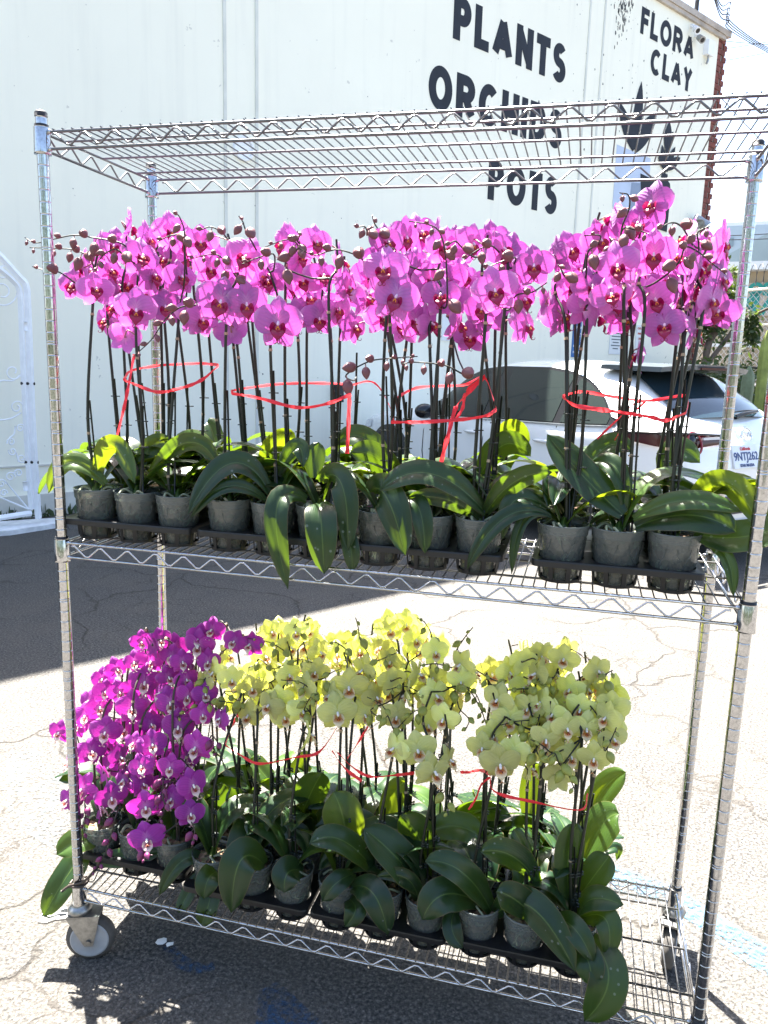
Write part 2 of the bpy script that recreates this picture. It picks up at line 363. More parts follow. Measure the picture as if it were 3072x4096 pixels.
def smooth_path(pts, per=5):
    pts = [Vector(p) for p in pts]; q = [pts[0]*2-pts[1]]+pts+[pts[-1]*2-pts[-2]]; out = []
    for i in range(1, len(q)-2):
        a, b, c, d = q[i-1:i+3]
        for j in range(per):
            t = j/per; out.append(.5*((2*b)+(-a+c)*t+(2*a-5*b+4*c-d)*t*t+(-a+3*b-3*c+d)*t**3))
    out.append(pts[-1]); return out

# ------------------------------------------------------------------ ground
g = MB(); N = 300.
g.add([(-N, -N, 0), (N, -N, 0), (N, N, 0), (-N, N, 0)], [(0, 1, 2, 3)]); tag(g.build('ground', 'asphalt'), None, None, None, 'structure')
def ground_sheet(name, poly, mat, z=.004):
    b = MB(); P = [at_z(u, v, z) for u, v in poly]; b.add(P, [tuple(range(len(P)))][::1], None, 0, False)
    o = b.build(name, mat); tag(o, None, None, None, 'structure'); return o
ground_sheet('road_markings', [(1250, 1945), (1262, 1885), (1330, 1868), (1465, 1918), (1545, 1972), (1720, 2080), (1720, 2150), (1600, 2070), (1500, 1998), (1420, 1948)], 'worn_blue')
ground_sheet('road_markings', [(15, 1640), (70, 1615), (150, 1660), (170, 1760), (140, 1850), (60, 1800), (10, 1740)], 'faint_blue')
ground_sheet('road_markings', [(340, 2035), (362, 2030), (400, 2065), (440, 2085), (470, 2075), (462, 2095), (420, 2105), (380, 2090)], 'dark_blue')
ground_sheet('road_markings', [(560, 2140), (600, 2120), (650, 2165), (720, 2230), (700, 2290), (640, 2240), (590, 2290), (550, 2230)], 'dark_blue')
ground_sheet('road_markings', [(230, 1435), (420, 1385), (560, 1400), (470, 1440), (300, 1470)], 'faint_blue')

# ------------------------------------------------------------------ the wire shelf cart
W, D = 1.52, .4447
ZT, ZM, ZB = 2.048, 1.1325, .205
cart = thing('shelf_cart', 'chrome wire shelf cart on casters holding trays of potted orchids', 'shelf cart', (0, 0, 0))
def make_post_mesh():
    b = MB(); prof = [(.0127, .15)]; z = .20; kk = 0
    while z < 2.06:
        prof += [(.0127, z-.0012), (.0127, z), (.0121, z+.0003), (.0121, z+.0013), (.0127, z+.0016), (.0127, z+.0028)]
        if kk % 8 == 7: prof += [(.0127, z+.0050), (.0127, z+.0056), (.0121, z+.0059), (.0121, z+.0067), (.0127, z+.0070), (.0127, z+.0082)]
        z += .0254; kk += 1
    prof += [(.0127, 2.075), (.0115, 2.079)]
    b.lathe(prof, n=28); return b.mesh('upright_post', 'chrome')
post_me = make_post_mesh()
b = MB(); b.lathe([(.0135, 2.079), (.0135, 2.087), (.010, 2.091), (.0, 2.092)], n=20); cap_me = b.mesh('post_cap', 'black_plastic')
def caster_meshes():
    b = MB()
    b.lathe([(.0105, .165), (.0105, .2), (.0125, .2)], n=16); b.lathe([(.020, .138), (.030, .141), (.032, .150), (.024, .158), (.016, .165)], n=24)
    # fork: top plate and two cheeks
    b.box((.012, 0, .134), (.085, .052, .006))
    for sgn in (-1, 1):
        poly = [(-.03, .135), (.054, .135), (.048, .10), (.036, .050), (.014, .050), (-.010, .095)]
        b.prism(poly, lambda x, z, o_, s_=sgn: Vector((x, s_*(.023+o_), z)), .003)
    b.lathe([(.007, -.031), (.007, .031)], c=(.025, 0, .062), n=8, M=Matrix.Rotation(R(90), 3, 'X'))
    fork = b.mesh('fork', 'zinc')
    b = MB(); prof = [(.030, -.016), (.052, -.016), (.0615, -.011), (.0625, 0), (.0615, .011), (.052, .016), (.030, .016)]
    b.lathe(prof, n=40, M=Matrix.Rotation(R(90), 3, 'X'))
    tyre = b.mesh('tyre', 'wheel_rubber')
    b = MB(); b.lathe([(.006, -.020), (.016, -.019), (.020, -.0165), (.042, -.0170), (.046, -.0185), (.050, -.0172), (.050, .0172), (.046, .0185), (.042, .017), (.020, .0165), (.016, .019), (.006, .02)], n=40, M=Matrix.Rotation(R(90), 3, 'X'))
    hub = b.mesh('hub', 'wheel_grey')
    b = MB(); pts = [(-.020, .128), (-.055, .126), (-.078, .118), (-.10, .121)]
    P = []
    for x, z in pts: P += [Vector((x, -.022, z)), Vector((x, .022, z)), Vector((x, .022, z+.006)), Vector((x, -.022, z+.006))]
    b.grid(P, 4, 4, 0, None, False, True); b.f += [(0, 1, 2, 3), (15, 14, 13, 12)]; b.mi += [0, 0]; b.smooth += [False]*2
    b.box((-.04, 0, .134), (.02, .018, .01))
    return fork, tyre, hub, b.mesh('brake_pedal', 'zinc')
FORK, TYRE, HUB, PEDAL = caster_meshes()
posts = [(0, 0), (W, 0), (0, D), (W, D)]
for i, (x, y) in enumerate(posts):
    p = link('upright_post', post_me, cart, (x, y, 0)); link('post_cap', cap_me, p)
    ang = (R(20), R(70), R(200), R(-100))[i]
    c = link('caster', FORK, cart, (x, y, 0), (0, 0, ang))
    w = link('wheel', TYRE, c, (.025, 0, .0625)); link('hub', HUB, c, (.025, 0, .0625))
    if i in (0, 3): link('brake_pedal', PEDAL, c, (0, 0, 0))
def shelf(z):
    sh = MB(); r = .0032
    for y in (0, D):
        for zz in (z, z-.035): sh.tube([(.012, y, zz), (W-.012, y, zz)], r, 8)
    for x in (0, W):
        for zz in (z, z-.035): sh.tube([(x, .012, zz), (x, D-.012, zz)], r, 8)
    o = sh.build('shelf', 'wire' if z > 2 else 'chrome', cart)  # top shelf takes the darker chrome copy, its shade put into the colour
    t = MB()
    def zig(a, bb, per):
        a, bb = Vector(a), Vector(bb); L = (bb-a).length; n = max(2, int(L/per)); pts = []
        nrm = (bb-a).normalized()
        for i in range(2*n+1):
            zz = -.031 if i % 2 else -.004
            q = a+nrm*(L*i/(2*n)); cen = q+Vector((0, 0, zz))
            dx = nrm*.0045
            sg = 1 if i % 2 else -1
            pts += [cen-dx+Vector((0, 0, sg*.002)), cen+dx+Vector((0, 0, sg*.002))]
        t.tube(pts, .0022, 6)
    zig((.035, -.0055, z), (W-.035, -.0055, z), .0700); zig((.035, D+.0055, z), (W-.035, D+.0055, z), .0700)
    zig((-.0055, .03, z), (-.0055, D-.03, z), .0700); zig((W+.0055, .03, z), (W+.0055, D-.03, z), .0700)
    t.build('truss_wire', 'wire' if z > 2 else 'chrome', o)
    s = MB(); n = 63
    for i in range(n):
        x = .03+(W-.06)*i/(n-1); s.tube([(x, -.004, z+.0042), (x, D+.004, z+.0042)], .0016, 6)
    for y in (D*.17, D*.5, D*.83): s.tube([(.0, y, z+.0005), (W, y, z+.0005)], .0026, 8)
    s.build('surface_wires', 'wire', o)
    for x, y in posts:
        cb = MB()
        cb.lathe([(.0155, z-.046), (.0185, z-.046), (.0182, z-.042), (.0168, z+.008), (.0160, z+.010)], c=(x, y, 0), n=24)
        cb.lathe([(.0150, z+.0102), (.0150, z+.015), (.0138, z+.0155)], c=(x, y, 0), n=24, mi=1)
        for zz in (z, z-.035):
            for dx, dy in (((1 if x == 0 else -1), 0), (0, (1 if y == 0 else -1))):
                cb.ball((x+dx*.019, y+dy*.019, zz), .0055, .0055, .0055, 8, 5)
        cb.build('corner_collar', ['chrome', 'black_plastic'], o)
for z in (ZT, ZM, ZB): shelf(z)
b = MB()
def zt(pts): b.tube(smooth_path(pts), .0035, 6)
zt([(-.02, -.014, ZB+.012), (0, -.021, ZB+.017), (.02, -.012, ZB+.018), (.021, .012, ZB+.02), (0, .02, ZB+.02), (-.02, .012, ZB+.016), (-.021, -.008, ZB+.012)])
zt([(-.03, -.03, ZB+.004), (-.012, -.02, ZB+.018), (.02, -.016, ZB+.03), (.05, -.015, ZB+.06), (.075, -.012, ZB+.10)])
tag(b.build('wire_tie', 'spike_brown'), 'twisted brown wire tied round the front left post above the caster', 'wire tie')

# ------------------------------------------------------------------ orchid flowers (unit half width, facing -Y, Z up)
def petal_geo(b, ang, L, wd, r0, y0, curl, cup, prof, nu=8, nv=7, seed=0, mi=0, twist=0., c0=(0, 0)):
    rs = random.Random(seed); ph = rs.uniform(0, 6.3); am = rs.uniform(.02, .05)
    ca, sa = math.cos(ang), math.sin(ang); P = []; U = []
    for i in range(nu):
        u = i/(nu-1); w = wd*prof(u)
        for j in range(nv):
            v = -1+2*j/(nv-1); r = r0+L*(u if abs(v) < 1e-6 else u); l = v*w
            y = y0+curl*u*u+cup*v*v*u+twist*v*u+am*math.sin(5*u+ph+2.2*v)*u-.02*math.exp(-(v*4)**2)*(1-u)
            P.append((c0[0]+r*ca-l*sa, y, c0[1]+r*sa+l*ca)); U.append((u, (v+1)/2))
    b.grid(P, nu, nv, mi, U)
def P_lat(u): return max(0., math.sin(math.pi*min(1, .06+.94*u**1.06)))**.55 if 0 < u < 1 else (.22 if u == 0 else .10)
def P_sep(u): return max(0., math.sin(math.pi*min(1, .10+.90*u**.92)))**.72 if u < 1 else .03
def P_mid(u): return (.35+.65*math.sin(math.pi*min(1, .15+.7*u)))*(1-.75*max(0, u-.6)/.4)
def flower_mesh(name, mat, seed, open_=1.):
    rs = random.Random(seed); b = MB(); j = lambda a: rs.uniform(-a, a)
    petal_geo(b, R(91)+j(.10), 1.0, .40+j(.03), .03, .075, .16+j(.08), .09, P_sep, seed=seed+1)
    petal_geo(b, R(-56)+j(.08), .95, .37+j(.03), .03, .085, .20+j(.10), .08, P_sep, seed=seed+2)
    petal_geo(b, R(-124)+j(.08), .95, .37+j(.03), .03, .085, .20+j(.10), .08, P_sep, seed=seed+3)
    for s, a in ((1, R(17)+j(.09)), (-1, R(163)+j(.09))):
        petal_geo(b, a, .98, .545+j(.03), .03, .0, .20*(2-open_)+j(.10)-(.45*(1-open_)), .07+j(.05), P_lat, 10, 9, seed=seed+5+s, twist=j(.05))
    return b.mesh(name, mat)
def lip_mesh(name, mats, kind):
    b = MB()
    if kind == 'pink':
        sl, sw, ml, mw = .30, .20, .42, .17
    elif kind == 'purple':
        sl, sw, ml, mw = .20, .15, .34, .14
    else: sl, sw, ml, mw = .22, .15, .34, .15
    # side lobes curl forward and up round the column
    for s in (1, -1):
        nu, nv = 7, 6; P = []; U = []
        for i in range(nu):
            u = i/(nu-1); w = sw*(math.sin(math.pi*min(1, .12+.88*u))**.6 if u < 1 else .15)
            for q in range(nv):
                v = -1+2*q/(nv-1)
                x = s*(.05+sl*u*(1-.25*u)); y = -.06-.20*u*u+.02*v*v; z = -.15+.03*u+v*w*1.0
                P.append((x, y, z)); U.append((u, (v+1)/2))
        b.grid(P, nu, nv, 0, U)
    # mid lobe: forward, then down, arrow shaped
    nu, nv = 9, 7; P = []; U = []
    for i in range(nu):
        u = i/(nu-1); w = mw*(.8+.55*math.sin(math.pi*min(1, u*1.25)))*(1 if u < .7 else max(.12, 1-(u-.7)/.3*.9))
        yy = -.07-.24*math.sin(min(1, u*1.5)*math.pi/2)+.05*max(0, u-.6); zz = -.15-ml*u**1.35
        for q in range(nv):
            v = -1+2*q/(nv-1); P.append((v*w, yy+.07*v*v, zz+.04*v*v)); U.append((u, (v+1)/2))
    b.grid(P, nu, nv, 0, U)
    if True:
        ex = -.15-ml
        for s in (1, -1):
            k_ = .10 if kind == 'pink' else .06
            pts = [(s*.015, -.27, ex+.01), (s*.05, -.31, ex-.03), (s*.11, -.35, ex-.02), (s*.12, -.38, ex+k_*.4), (s*.08, -.39, ex+k_*.7)]
            b.tube(smooth_path(pts, 3), [.016]*4+[.014]*4+[.010]*4+[.008], 5)
    b.ball((0, -.20, -.09), .045, .07, .035, 8, 6, 1)
    for s in (1, -1): b.ball((s*.045, -.225, -.14), .022, .04, .035, 7, 5, 1)
    if kind != 'pink': b.ball((0, -.12, -.22), .10, .10, .07, 8, 6, 3)
    else: b.ball((0, -.12, -.16), .15, .10, .15, 10, 8, 0)
    b.ball((0, -.13, .0), .052, .075, .06, 10, 7, 2); b.ball((0, -.07, .04), .05, .06, .07, 8, 6, 2)
    return b.mesh(name, mats)
KINDS = {}
for kd, pm, lm in (('pink', 'petal_pink', ['lip_crimson', 'callus_orange', 'column_pink']), ('purple', 'petal_purple', ['lip_white', 'throat_red', 'column_white', 'throat_red']), ('yellow', 'petal_yellow', ['lip_cream', 'throat_red', 'column_white', 'callus_orange'])):
    KINDS[kd] = ([flower_mesh('flower', pm, 100*len(KINDS)+q*11, (1., .95, .9, 1., .8, .95, .7, 1., .9, .5)[q]) for q in range(10)], lip_mesh('lip', lm, kd))
def bud_mesh(mat):
    b = MB(); n = 12; P = []; k_ = 9
    for i in range(k_):
        u = i/(k_-1); r = .5*math.sin(math.pi*u**.85)**.75*(1 if u < .5 else 1-.25*(u-.5)) if 0 < u < 1 else .02
        for q in range(n):
            a = 2*math.pi*q/n; rr = r*(1+.07*math.cos(3*a)); P.append((rr*math.cos(a), rr*math.sin(a), -u*1.15))
    b.grid(P, k_, n, 0, None, True, True); return b.mesh('bud', mat)
BUDS = dict(pink=bud_mesh('bud_brown'), purple=bud_mesh('bud_purple'), yellow=bud_mesh('bud_green'))
b = MB(); b.lathe([(.0055, -.0012), (.0068, -.0012), (.0068, .0012), (.0055, .0012)], n=10); b.box((.010, 0, 0), (.008, .004, .003)); b.box((-.009, 0, 0), (.006, .003, .003)); CLIP_A = b.mesh('clip', 'clip')
b = MB()
for zz in (-.004, .004): b.lathe([(.0055, zz-.0015), (.0085, zz), (.0055, zz+.0015)], n=10); b.ball((.012, 0, zz), .005, .004, .003, 7, 5)
CLIP_B = b.mesh('clip', 'clip')

# pot, mix, tray -----------------------------------------------------
PH = .120; RT, RB = .0515, .0395
def prad(z): return RB+(RT-RB)*z/PH
def pot_mesh(ribbed):
    b = MB(); n = 32; prof = [(.012, .003), (RB-.004, .002), (RB, .006)]
    if ribbed:
        prof += [(prad(.07), .07)]
        for i in range(6): z = .085+i*.005; prof += [(prad(z)+.0002, z), (prad(z)+.0014, z+.0025)]
        prof += [(RT+.001, PH), (RT-.0005, PH), (RT-.002, .10)]
    else:
        prof += [(prad(.05), .05), (prad(.052)+.0012, .052), (prad(.095), .095), (prad(.097)+.0022, .0985), (RT+.0015, .117), (RT+.003, PH), (RT+.001, PH), (RT-.001, .10)]
    b.lathe(prof, n=n)
    if not ribbed:
        for q in range(6):   # embossed arrow ribs on the pot wall
            a0 = 2*math.pi*q/6; pts = []
            for da, z in ((-.30, .091), (-.26, .078), (0, .056), (.26, .078), (.30, .091)):
                rr = prad(z)+.0006; pts.append((rr*math.cos(a0+da), rr*math.sin(a0+da), z))
            b.tube(pts, .0009, 5)
    return b.mesh('pot', 'clear_pot')
POT = {True: pot_mesh(True), False: pot_mesh(False)}
def mix_mesh(seed):
    rs = random.Random(seed); b = MB(); n = 24; prof = [(0, .007), (RB-.003, .007), (prad(.05)-.003, .05), (prad(.098)-.004, .098), (.035, .104), (.0, .106)]; P = []
    for r, z in prof:
        for j in range(n):
            a = 2*math.pi*j/n; P.append((r*math.cos(a), r*math.sin(a), z+(rs.uniform(-.005, .006) if z > .09 else 0)))
    b.grid(P, len(prof), n, 0, None, True, True)
    for q in range(9):
        a = rs.uniform(0, 6.3); z = rs.uniform(.02, .095); pts = []
        for i in range(6):
            rr = prad(z)-.0022; pts.append((rr*math.cos(a), rr*math.sin(a), z)); a += rs.uniform(.05, .3)*rs.choice((1, 1, -1)); z = min(.108, max(.012, z+rs.uniform(-.02, .022)))
        b.tube(smooth_path(pts, 3), .0022, 6, 1)
    for q in range(4):
        a = rs.uniform(0, 6.3); pts = [(.012*math.cos(a), .012*math.sin(a), .112), (.03*math.cos(a+.3), .03*math.sin(a+.3), .122), (.045*math.cos(a+.7), .045*math.sin(a+.7), .11)]
        b.tube(smooth_path(pts, 4), .0028, 6, 1)
    return b.mesh('potting_mix', ['bark_mix', 'root'])
MIX = [mix_mesh(i) for i in range(4)]
PX, PY = .110, .118
def tray_mesh():
    b = MB(); z0 = .050; hr = prad(.052)+.0025; n = 32
    for cx in (-1, 0, 1):
        for cy in (0, 1, 2):
            X, Y = cx*PX, cy*PY; P = []
            for j in range(n):
                a = 2*math.pi*j/n; ca, sa = math.cos(a), math.sin(a)
                t = min((PX/2)/max(1e-6, abs(ca)), (PY/2)/max(1e-6, abs(sa)))
                P += [(X+hr*ca, Y+hr*sa, z0), (X+t*ca, Y+t*sa, z0+.0005)]
            b.add(P, [(2*j, 2*j+1, (2*j+3) % (2*n), (2*j+2) % (2*n)) for j in range(n)], None, 0, False)
            # basket: collar, ribs, foot ring
            for (ra, za), (rb, zb2) in (((hr, z0), (hr-.001, z0-.012)), ((RB+.0035, .008), (RB+.0030, .001)), ((RB+.003, .001), (RB-.014, .0012))):
                b.grid([(X+r*math.cos(2*math.pi*j/n), Y+r*math.sin(2*math.pi*j/n), z) for r, z in ((ra, za), (rb, zb2)) for j in range(n)], 2, n, 0, None, True, True)
            for q in range(8):
                a = 2*math.pi*(q+.5)/8; w = .0048; tx, ty = -math.sin(a), math.cos(a); P = []
                for z in (z0-.01, .006):
                    r = prad(z)+.003
                    for s, dr in ((-w, 0), (w, 0), (w, .0022), (-w, .0022)): P.append((X+(r+dr)*math.cos(a)+s*tx, Y+(r+dr)*math.sin(a)+s*ty, z))
                b.grid(P, 2, 4, 0, None, False, True)
    # rounded outer skirt
    x0, x1, y0, y1, rc = -1.5*PX, 1.5*PX, -.5*PY, 2.5*PY, .016; ring = []
    for cx, cy, a0 in ((x1-rc, y1-rc, 0), (x0+rc, y1-rc, 90), (x0+rc, y0+rc, 180), (x1-rc, y0+rc, 270)):
        for q in range(6): a = R(a0+18*q); ring.append((cx+rc*math.cos(a), cy+rc*math.sin(a)))
    m_ = len(ring); P = []
    for off, z in ((-.004, z0+.001), (.002, z0+.002), (.003, z0-.001), (.003, z0-.012), (.001, z0-.012)):
        for x, y in ring: P.append((x*(1+off/.165), (y-PY)*(1+off/.177)+PY, z))
    b.grid(P, 5, m_, 0, None, False, True)
    return b.mesh('rim', 'black_plastic')
TRAY = tray_mesh()

# leaves -------------------------------------------------------------
def leaf_w(u): return (.34+.66*min(1, u/.32)**.9 if u < .32 else 1.)*(1 if u < .55 else max(.0, 1-((u-.55)/.45)**2.3)**.62)
def leaf_obj(parent, p0, p1, p2, w, fold=.28, roll=0., mat='leaf', up=None, seed=0, face=None):
    rs = random.Random(seed); n = 15; sp = bez(p0, p1, p2, n); P = []; U = []; nv = 9
    ref = Vector(up) if up is not None else None
    lat0 = None
    for i in range(n):
        u = i/(n-1); t = (sp[min(i+1, n-1)]-sp[max(0, i-1)]).normalized()
        if ref is not None: lat = t.cross(ref)
        elif lat0 is None:
            h = Vector((t.x, t.y, 0)); h = h if h.length > .15 else Vector((sp[-1].x-sp[0].x, sp[-1].y-sp[0].y, 0.0001)); lat = h.cross(Vector((0, 0, 1)))
        else: lat = lat0-t*lat0.dot(t)
        lat = lat.normalized(); lat0 = lat if ref is None else lat0
        if face is not None:
            lf = t.cross(face); lf = lf.normalized() if lf.length > .05 else lat
            if lf.dot(lat) < 0 and abs(lf.dot(lat)) > .25 and i == 0: flip = -1
            elif i == 0: flip = 1
            lat = (lf*flip*.8+lat*.35).normalized()
        nrm = lat.cross(t)
        if nrm.z < 0 and ref is None and i == 0: pass
        ro = roll*u; l2 = lat*math.cos(ro)+nrm*math.sin(ro); n2 = nrm*math.cos(ro)-lat*math.sin(ro)
        ww = w*.5*leaf_w(u)
        for j in range(nv):
            v = -1+2*j/(nv-1)
            P.append(sp[i]+l2*(v*ww)+n2*(abs(v)**1.3*ww*fold*(1-.4*u)-.0015*math.cos(v*6)+.02*w*math.sin(7*u+seed)*v)); U.append((u, (v+1)/2))
    b = MB(); b.grid(P, n, nv, 0, U); return b.build('leaf', mat, parent)

# ------------------------------------------------------------------ what stands where: views of the photograph as (origin x, origin y, scale) in its own pixels
FR = dict(a=(0, 400, .6631), b=(1000, 600, .6631), c=(2000, 600, .6462), d=(100, 2400, .5425), e=(700, 2400, .7836), f=(1700, 2500, .6028), g=(100, 3100, .6028))
def dp(fr, x, y): o = FR[fr]; return (o[0]+o[2]*x)/S, (o[1]+o[2]*y)/S
def ds(fr, r): return r*FR[fr][2]/S
# flowers: x, y, half width, turn (degrees, + = to the viewer's right)
PINK = dict(a=[(855,945,118,0),(440,1115,95,-15),(580,1140,118,15),(665,1030,80,30),(720,1150,85,20),(925,1060,122,10),(820,1270,140,0),(1000,1250,95,40),(1095,1070,115,20),(1000,960,85,-10),(1330,1220,155,5),(1490,1235,135,10),(1480,950,140,5),(1610,1090,112,10),(760,1430,100,180),(1400,1400,108,175),(790,770,80,160),(1030,790,85,20),(900,840,100,0),(1130,880,95,5),(1210,860,105,0),(1270,1020,90,15),(590,900,80,-20),(640,1330,85,-60),(1160,1290,100,0),(1220,1330,85,20),(690,1250,90,-40),(500,1010,85,-20)],
 b=[(100,760,112,-5),(320,790,115,-10),(170,1050,155,0),(400,560,112,10),(440,760,95,20),(590,830,90,60),(630,1070,95,28),(530,960,100,0),(810,720,160,-5),(880,890,155,0),(830,560,112,0),(940,530,95,5),(1000,1030,120,20),(1090,780,95,15),(1000,720,95,60),(1130,750,100,0),(1150,880,110,20),(1180,590,95,10),(1110,530,95,0),(1290,770,95,40),(1260,1050,95,60),(1330,1130,88,50),(1480,850,150,5),(1400,960,112,5),(1530,600,112,10),(1640,720,105,0),(1340,570,100,0),(1090,1050,95,15),(930,1060,95,0),(1650,900,80,60),(700,900,100,30),(280,1020,100,40),(420,1020,95,20),(200,560,95,0),(300,640,100,5),(560,680,90,40),(800,1010,90,20),(1220,900,95,30)],
 c=[(210,720,132,0),(50,640,105,0),(440,620,105,10),(510,740,95,15),(450,850,95,60),(380,1030,110,10),(300,950,90,40),(160,1090,88,72),(730,720,150,0),(690,900,122,10),(950,650,147,0),(830,880,95,40),(940,330,104,12),(690,420,90,-62),(850,460,100,10),(770,1040,90,50),(1040,810,95,0),(1020,1090,105,-10),(1110,870,98,62),(1240,740,112,50),(1200,870,95,40),(1390,580,98,30),(1310,930,105,50),(1350,1000,104,22),(1380,800,104,40),(1210,1120,95,80),(850,1270,92,-62),(540,970,105,10),(600,1040,95,30),(1150,540,100,0),(1260,620,95,20),(340,660,100,-10),(620,560,100,10),(1100,660,95,0),(570,850,100,20),(960,930,95,-30),(1290,700,95,20)])
PURPLE = dict(d=[(1280,340,122,0),(1380,220,98,0),(1350,460,90,0),(1080,420,98,0),(1160,460,92,30),(950,330,92,160),(860,310,80,75),(1000,300,80,0),(880,610,135,0),(810,460,90,-45),(930,460,85,-20),(1060,570,95,0),(1190,590,102,10),(790,800,135,5),(700,680,100,0),(1000,690,90,-40),(1075,760,122,5),(550,800,112,0),(590,680,85,30),(570,590,80,-50),(680,510,70,60),(470,750,92,-60),(380,930,90,-5),(250,980,85,-20),(590,980,132,5),(490,1120,120,0),(1130,940,132,0),(930,920,85,0),(1310,850,100,0),(1440,880,85,10),(1260,1090,130,5),(940,1070,112,-5),(800,1060,92,-10),(1070,1240,108,5),(860,1230,105,0),(320,1200,85,-62),(420,1400,130,0),(310,1480,90,-20),(640,1460,140,10),(590,1270,90,180),(890,1530,150,0),(1240,1370,125,5),(870,1360,90,0),(1080,1470,95,0),(1220,1580,112,10),(730,1330,90,-40),(560,1540,90,165),(700,1160,85,60),(1200,710,90,0),(1330,700,95,10),(440,860,85,-20)],
 g=[(810,430,130,0)], e=[(190,155,62,5),(300,215,58,0),(385,230,58,10),(120,195,72,0)])
YELLOW = dict(e=[(490,165,66,-10),(620,165,78,0),(590,240,78,0),(270,285,68,0),(290,410,78,-10),(395,455,86,0),(530,510,78,-5),(740,270,66,0),(715,370,62,0),(580,385,72,0),(650,570,70,10),(690,690,68,175),(375,590,62,0),(830,280,74,0),(890,450,106,0),(830,580,110,0),(790,490,85,-10),(945,260,70,0),(1050,245,66,10),(1100,155,74,0),(1180,125,74,0),(1230,205,62,10),(1330,270,82,0),(1460,330,78,10),(1520,370,76,5),(1330,490,92,0),(1100,320,62,0),(1100,410,62,175),(1185,405,72,-35),(1240,380,68,40),(1370,610,92,0),(1120,760,88,-10),(1240,770,106,0),(1320,880,102,0),(1400,820,74,40),(1320,400,66,0),(1460,420,66,0),(970,590,60,75),(1180,490,64,0),(1130,600,72,0),(1290,640,66,0),(560,600,64,0),(480,540,60,0),(145,420,64,-60),(200,370,62,-20),(460,290,60,0),(660,450,66,10),(960,360,66,0),(1030,500,66,0),(430,400,60,0)],
 f=[(560,640,132,0),(640,240,80,175),(560,320,86,0),(640,180,72,0),(770,210,82,0),(920,230,86,0),(1080,340,108,0),(960,430,112,0),(1080,430,85,20),(770,520,85,-40),(850,600,102,0),(480,500,84,0),(680,560,80,-30),(940,690,98,5),(1070,690,112,0),(1030,560,80,0),(1240,560,88,20),(1250,760,84,0),(1120,890,120,0),(500,930,150,0),(380,820,92,-10),(450,740,80,0),(590,850,92,0),(880,1000,88,175),(970,880,80,0),(700,960,75,60),(1190,490,80,15),(650,420,75,0),(1150,310,75,0),(1200,620,80,0),(800,760,80,10),(740,330,80,0),(870,330,80,0)])
# bud sprays: polylines from the stem outwards
BUDP = dict(a=[[(720,860),(560,830),(450,815),(330,838),(215,862),(150,830)],[(540,950),(450,905),(330,895),(180,890)],[(760,950),(700,900),(630,930),(590,985),(590,1030)],[(360,1040),(280,1030),(195,1005)],[(1112,850),(1108,770),(1080,700),(1060,690)],[(1100,840),(1040,815),(950,855)],[(1340,800),(1270,765),(1200,790)],[(1485,790),(1465,735),(1440,700)],[(1430,1075),(1350,965),(1280,930),(1110,970)],[(1170,1240),(1090,1250),(1000,1320),(910,1450),(800,1550)],[(1650,930),(1560,950),(1460,990)]],
 b=[[(210,700),(290,590),(230,540),(90,585)],[(295,560),(300,515),(285,490)],[(650,640),(510,600),(390,635),(290,590)],[(715,500),(690,460),(640,470)],[(785,500),(750,440),(738,395)],[(870,650),(880,600),(800,590)],[(1190,900),(1180,640),(1145,500),(1080,450),(960,430)],[(1290,600),(1240,550),(1200,570)],[(1600,650),(1500,680),(1410,720)],[(1460,580),(1380,600),(1280,670)],[(580,1357),(720,1275),(880,1255),(1010,1245)],[(1290,1350),(1180,1300),(1000,1280),(920,1290)]],
 c=[[(755,480),(800,360),(795,280),(740,265)],[(545,630),(600,590),(620,530),(520,530)],[(760,490),(860,500),(920,520)],[(1230,580),(1225,510),(1300,470)],[(1130,480),(1060,450),(980,490)],[(1020,780),(1110,690),(1150,600),(1240,640),(1310,700),(1400,770)],[(100,900),(200,880),(290,820)],[(700,640),(690,580),(680,540)],[(400,780),(380,740),(360,710)]])
BUDY = dict(e=[[(560,260),(480,215),(370,195)],[(700,470),(640,420),(540,408)],[(250,470),(340,540),(260,640)],[(330,530),(200,515),(80,555),(10,600)],[(160,395),(140,440),(125,470)],[(880,260),(830,220),(800,220)],[(945,200),(935,140),(922,90)],[(1310,200),(1280,120),(1235,90)],[(1440,250),(1480,190),(1520,140)],[(1240,470),(1170,440),(1080,460)],[(1280,560),(1220,570),(1130,660)],[(1110,650),(1060,540),(980,495)],[(1390,340),(1330,325),(1250,335)],[(1430,440),(1530,470),(1590,640)],[(1450,550),(1500,610),(1480,670)],[(1380,960),(1390,1040),(1395,1100)],[(560,340),(640,305),(700,320)],[(430,300),(500,350),(560,330)],[(760,400),(800,370),(850,350)],[(640,150),(650,115),(690,95)],[(1000,330),(1060,300),(1130,270)],[(660,560),(690,500),(730,480)],[(1000,560),(1040,600),(1060,640)]],
 f=[[(200,420),(290,430),(370,560),(405,660)],[(440,400),(410,350),(395,320)],[(720,430),(620,425),(500,440)],[(730,630),(600,640),(500,665)],[(700,690),(800,700),(860,700)],[(850,850),(780,800),(700,760)],[(900,930),(860,850),(800,890)],[(930,930),(960,1010),(1000,1110)],[(1100,540),(1150,610),(1180,690)],[(1190,830),(1240,750),(1270,680)],[(540,370),(480,410)],[(1180,350),(1210,320),(1245,300)],[(860,340),(820,390),(780,400)],[(690,360),(740,370),(760,350)],[(760,600),(740,680),(760,740)],[(700,700),(690,760),(720,800)],[(740,820),(760,870),(780,900)]])
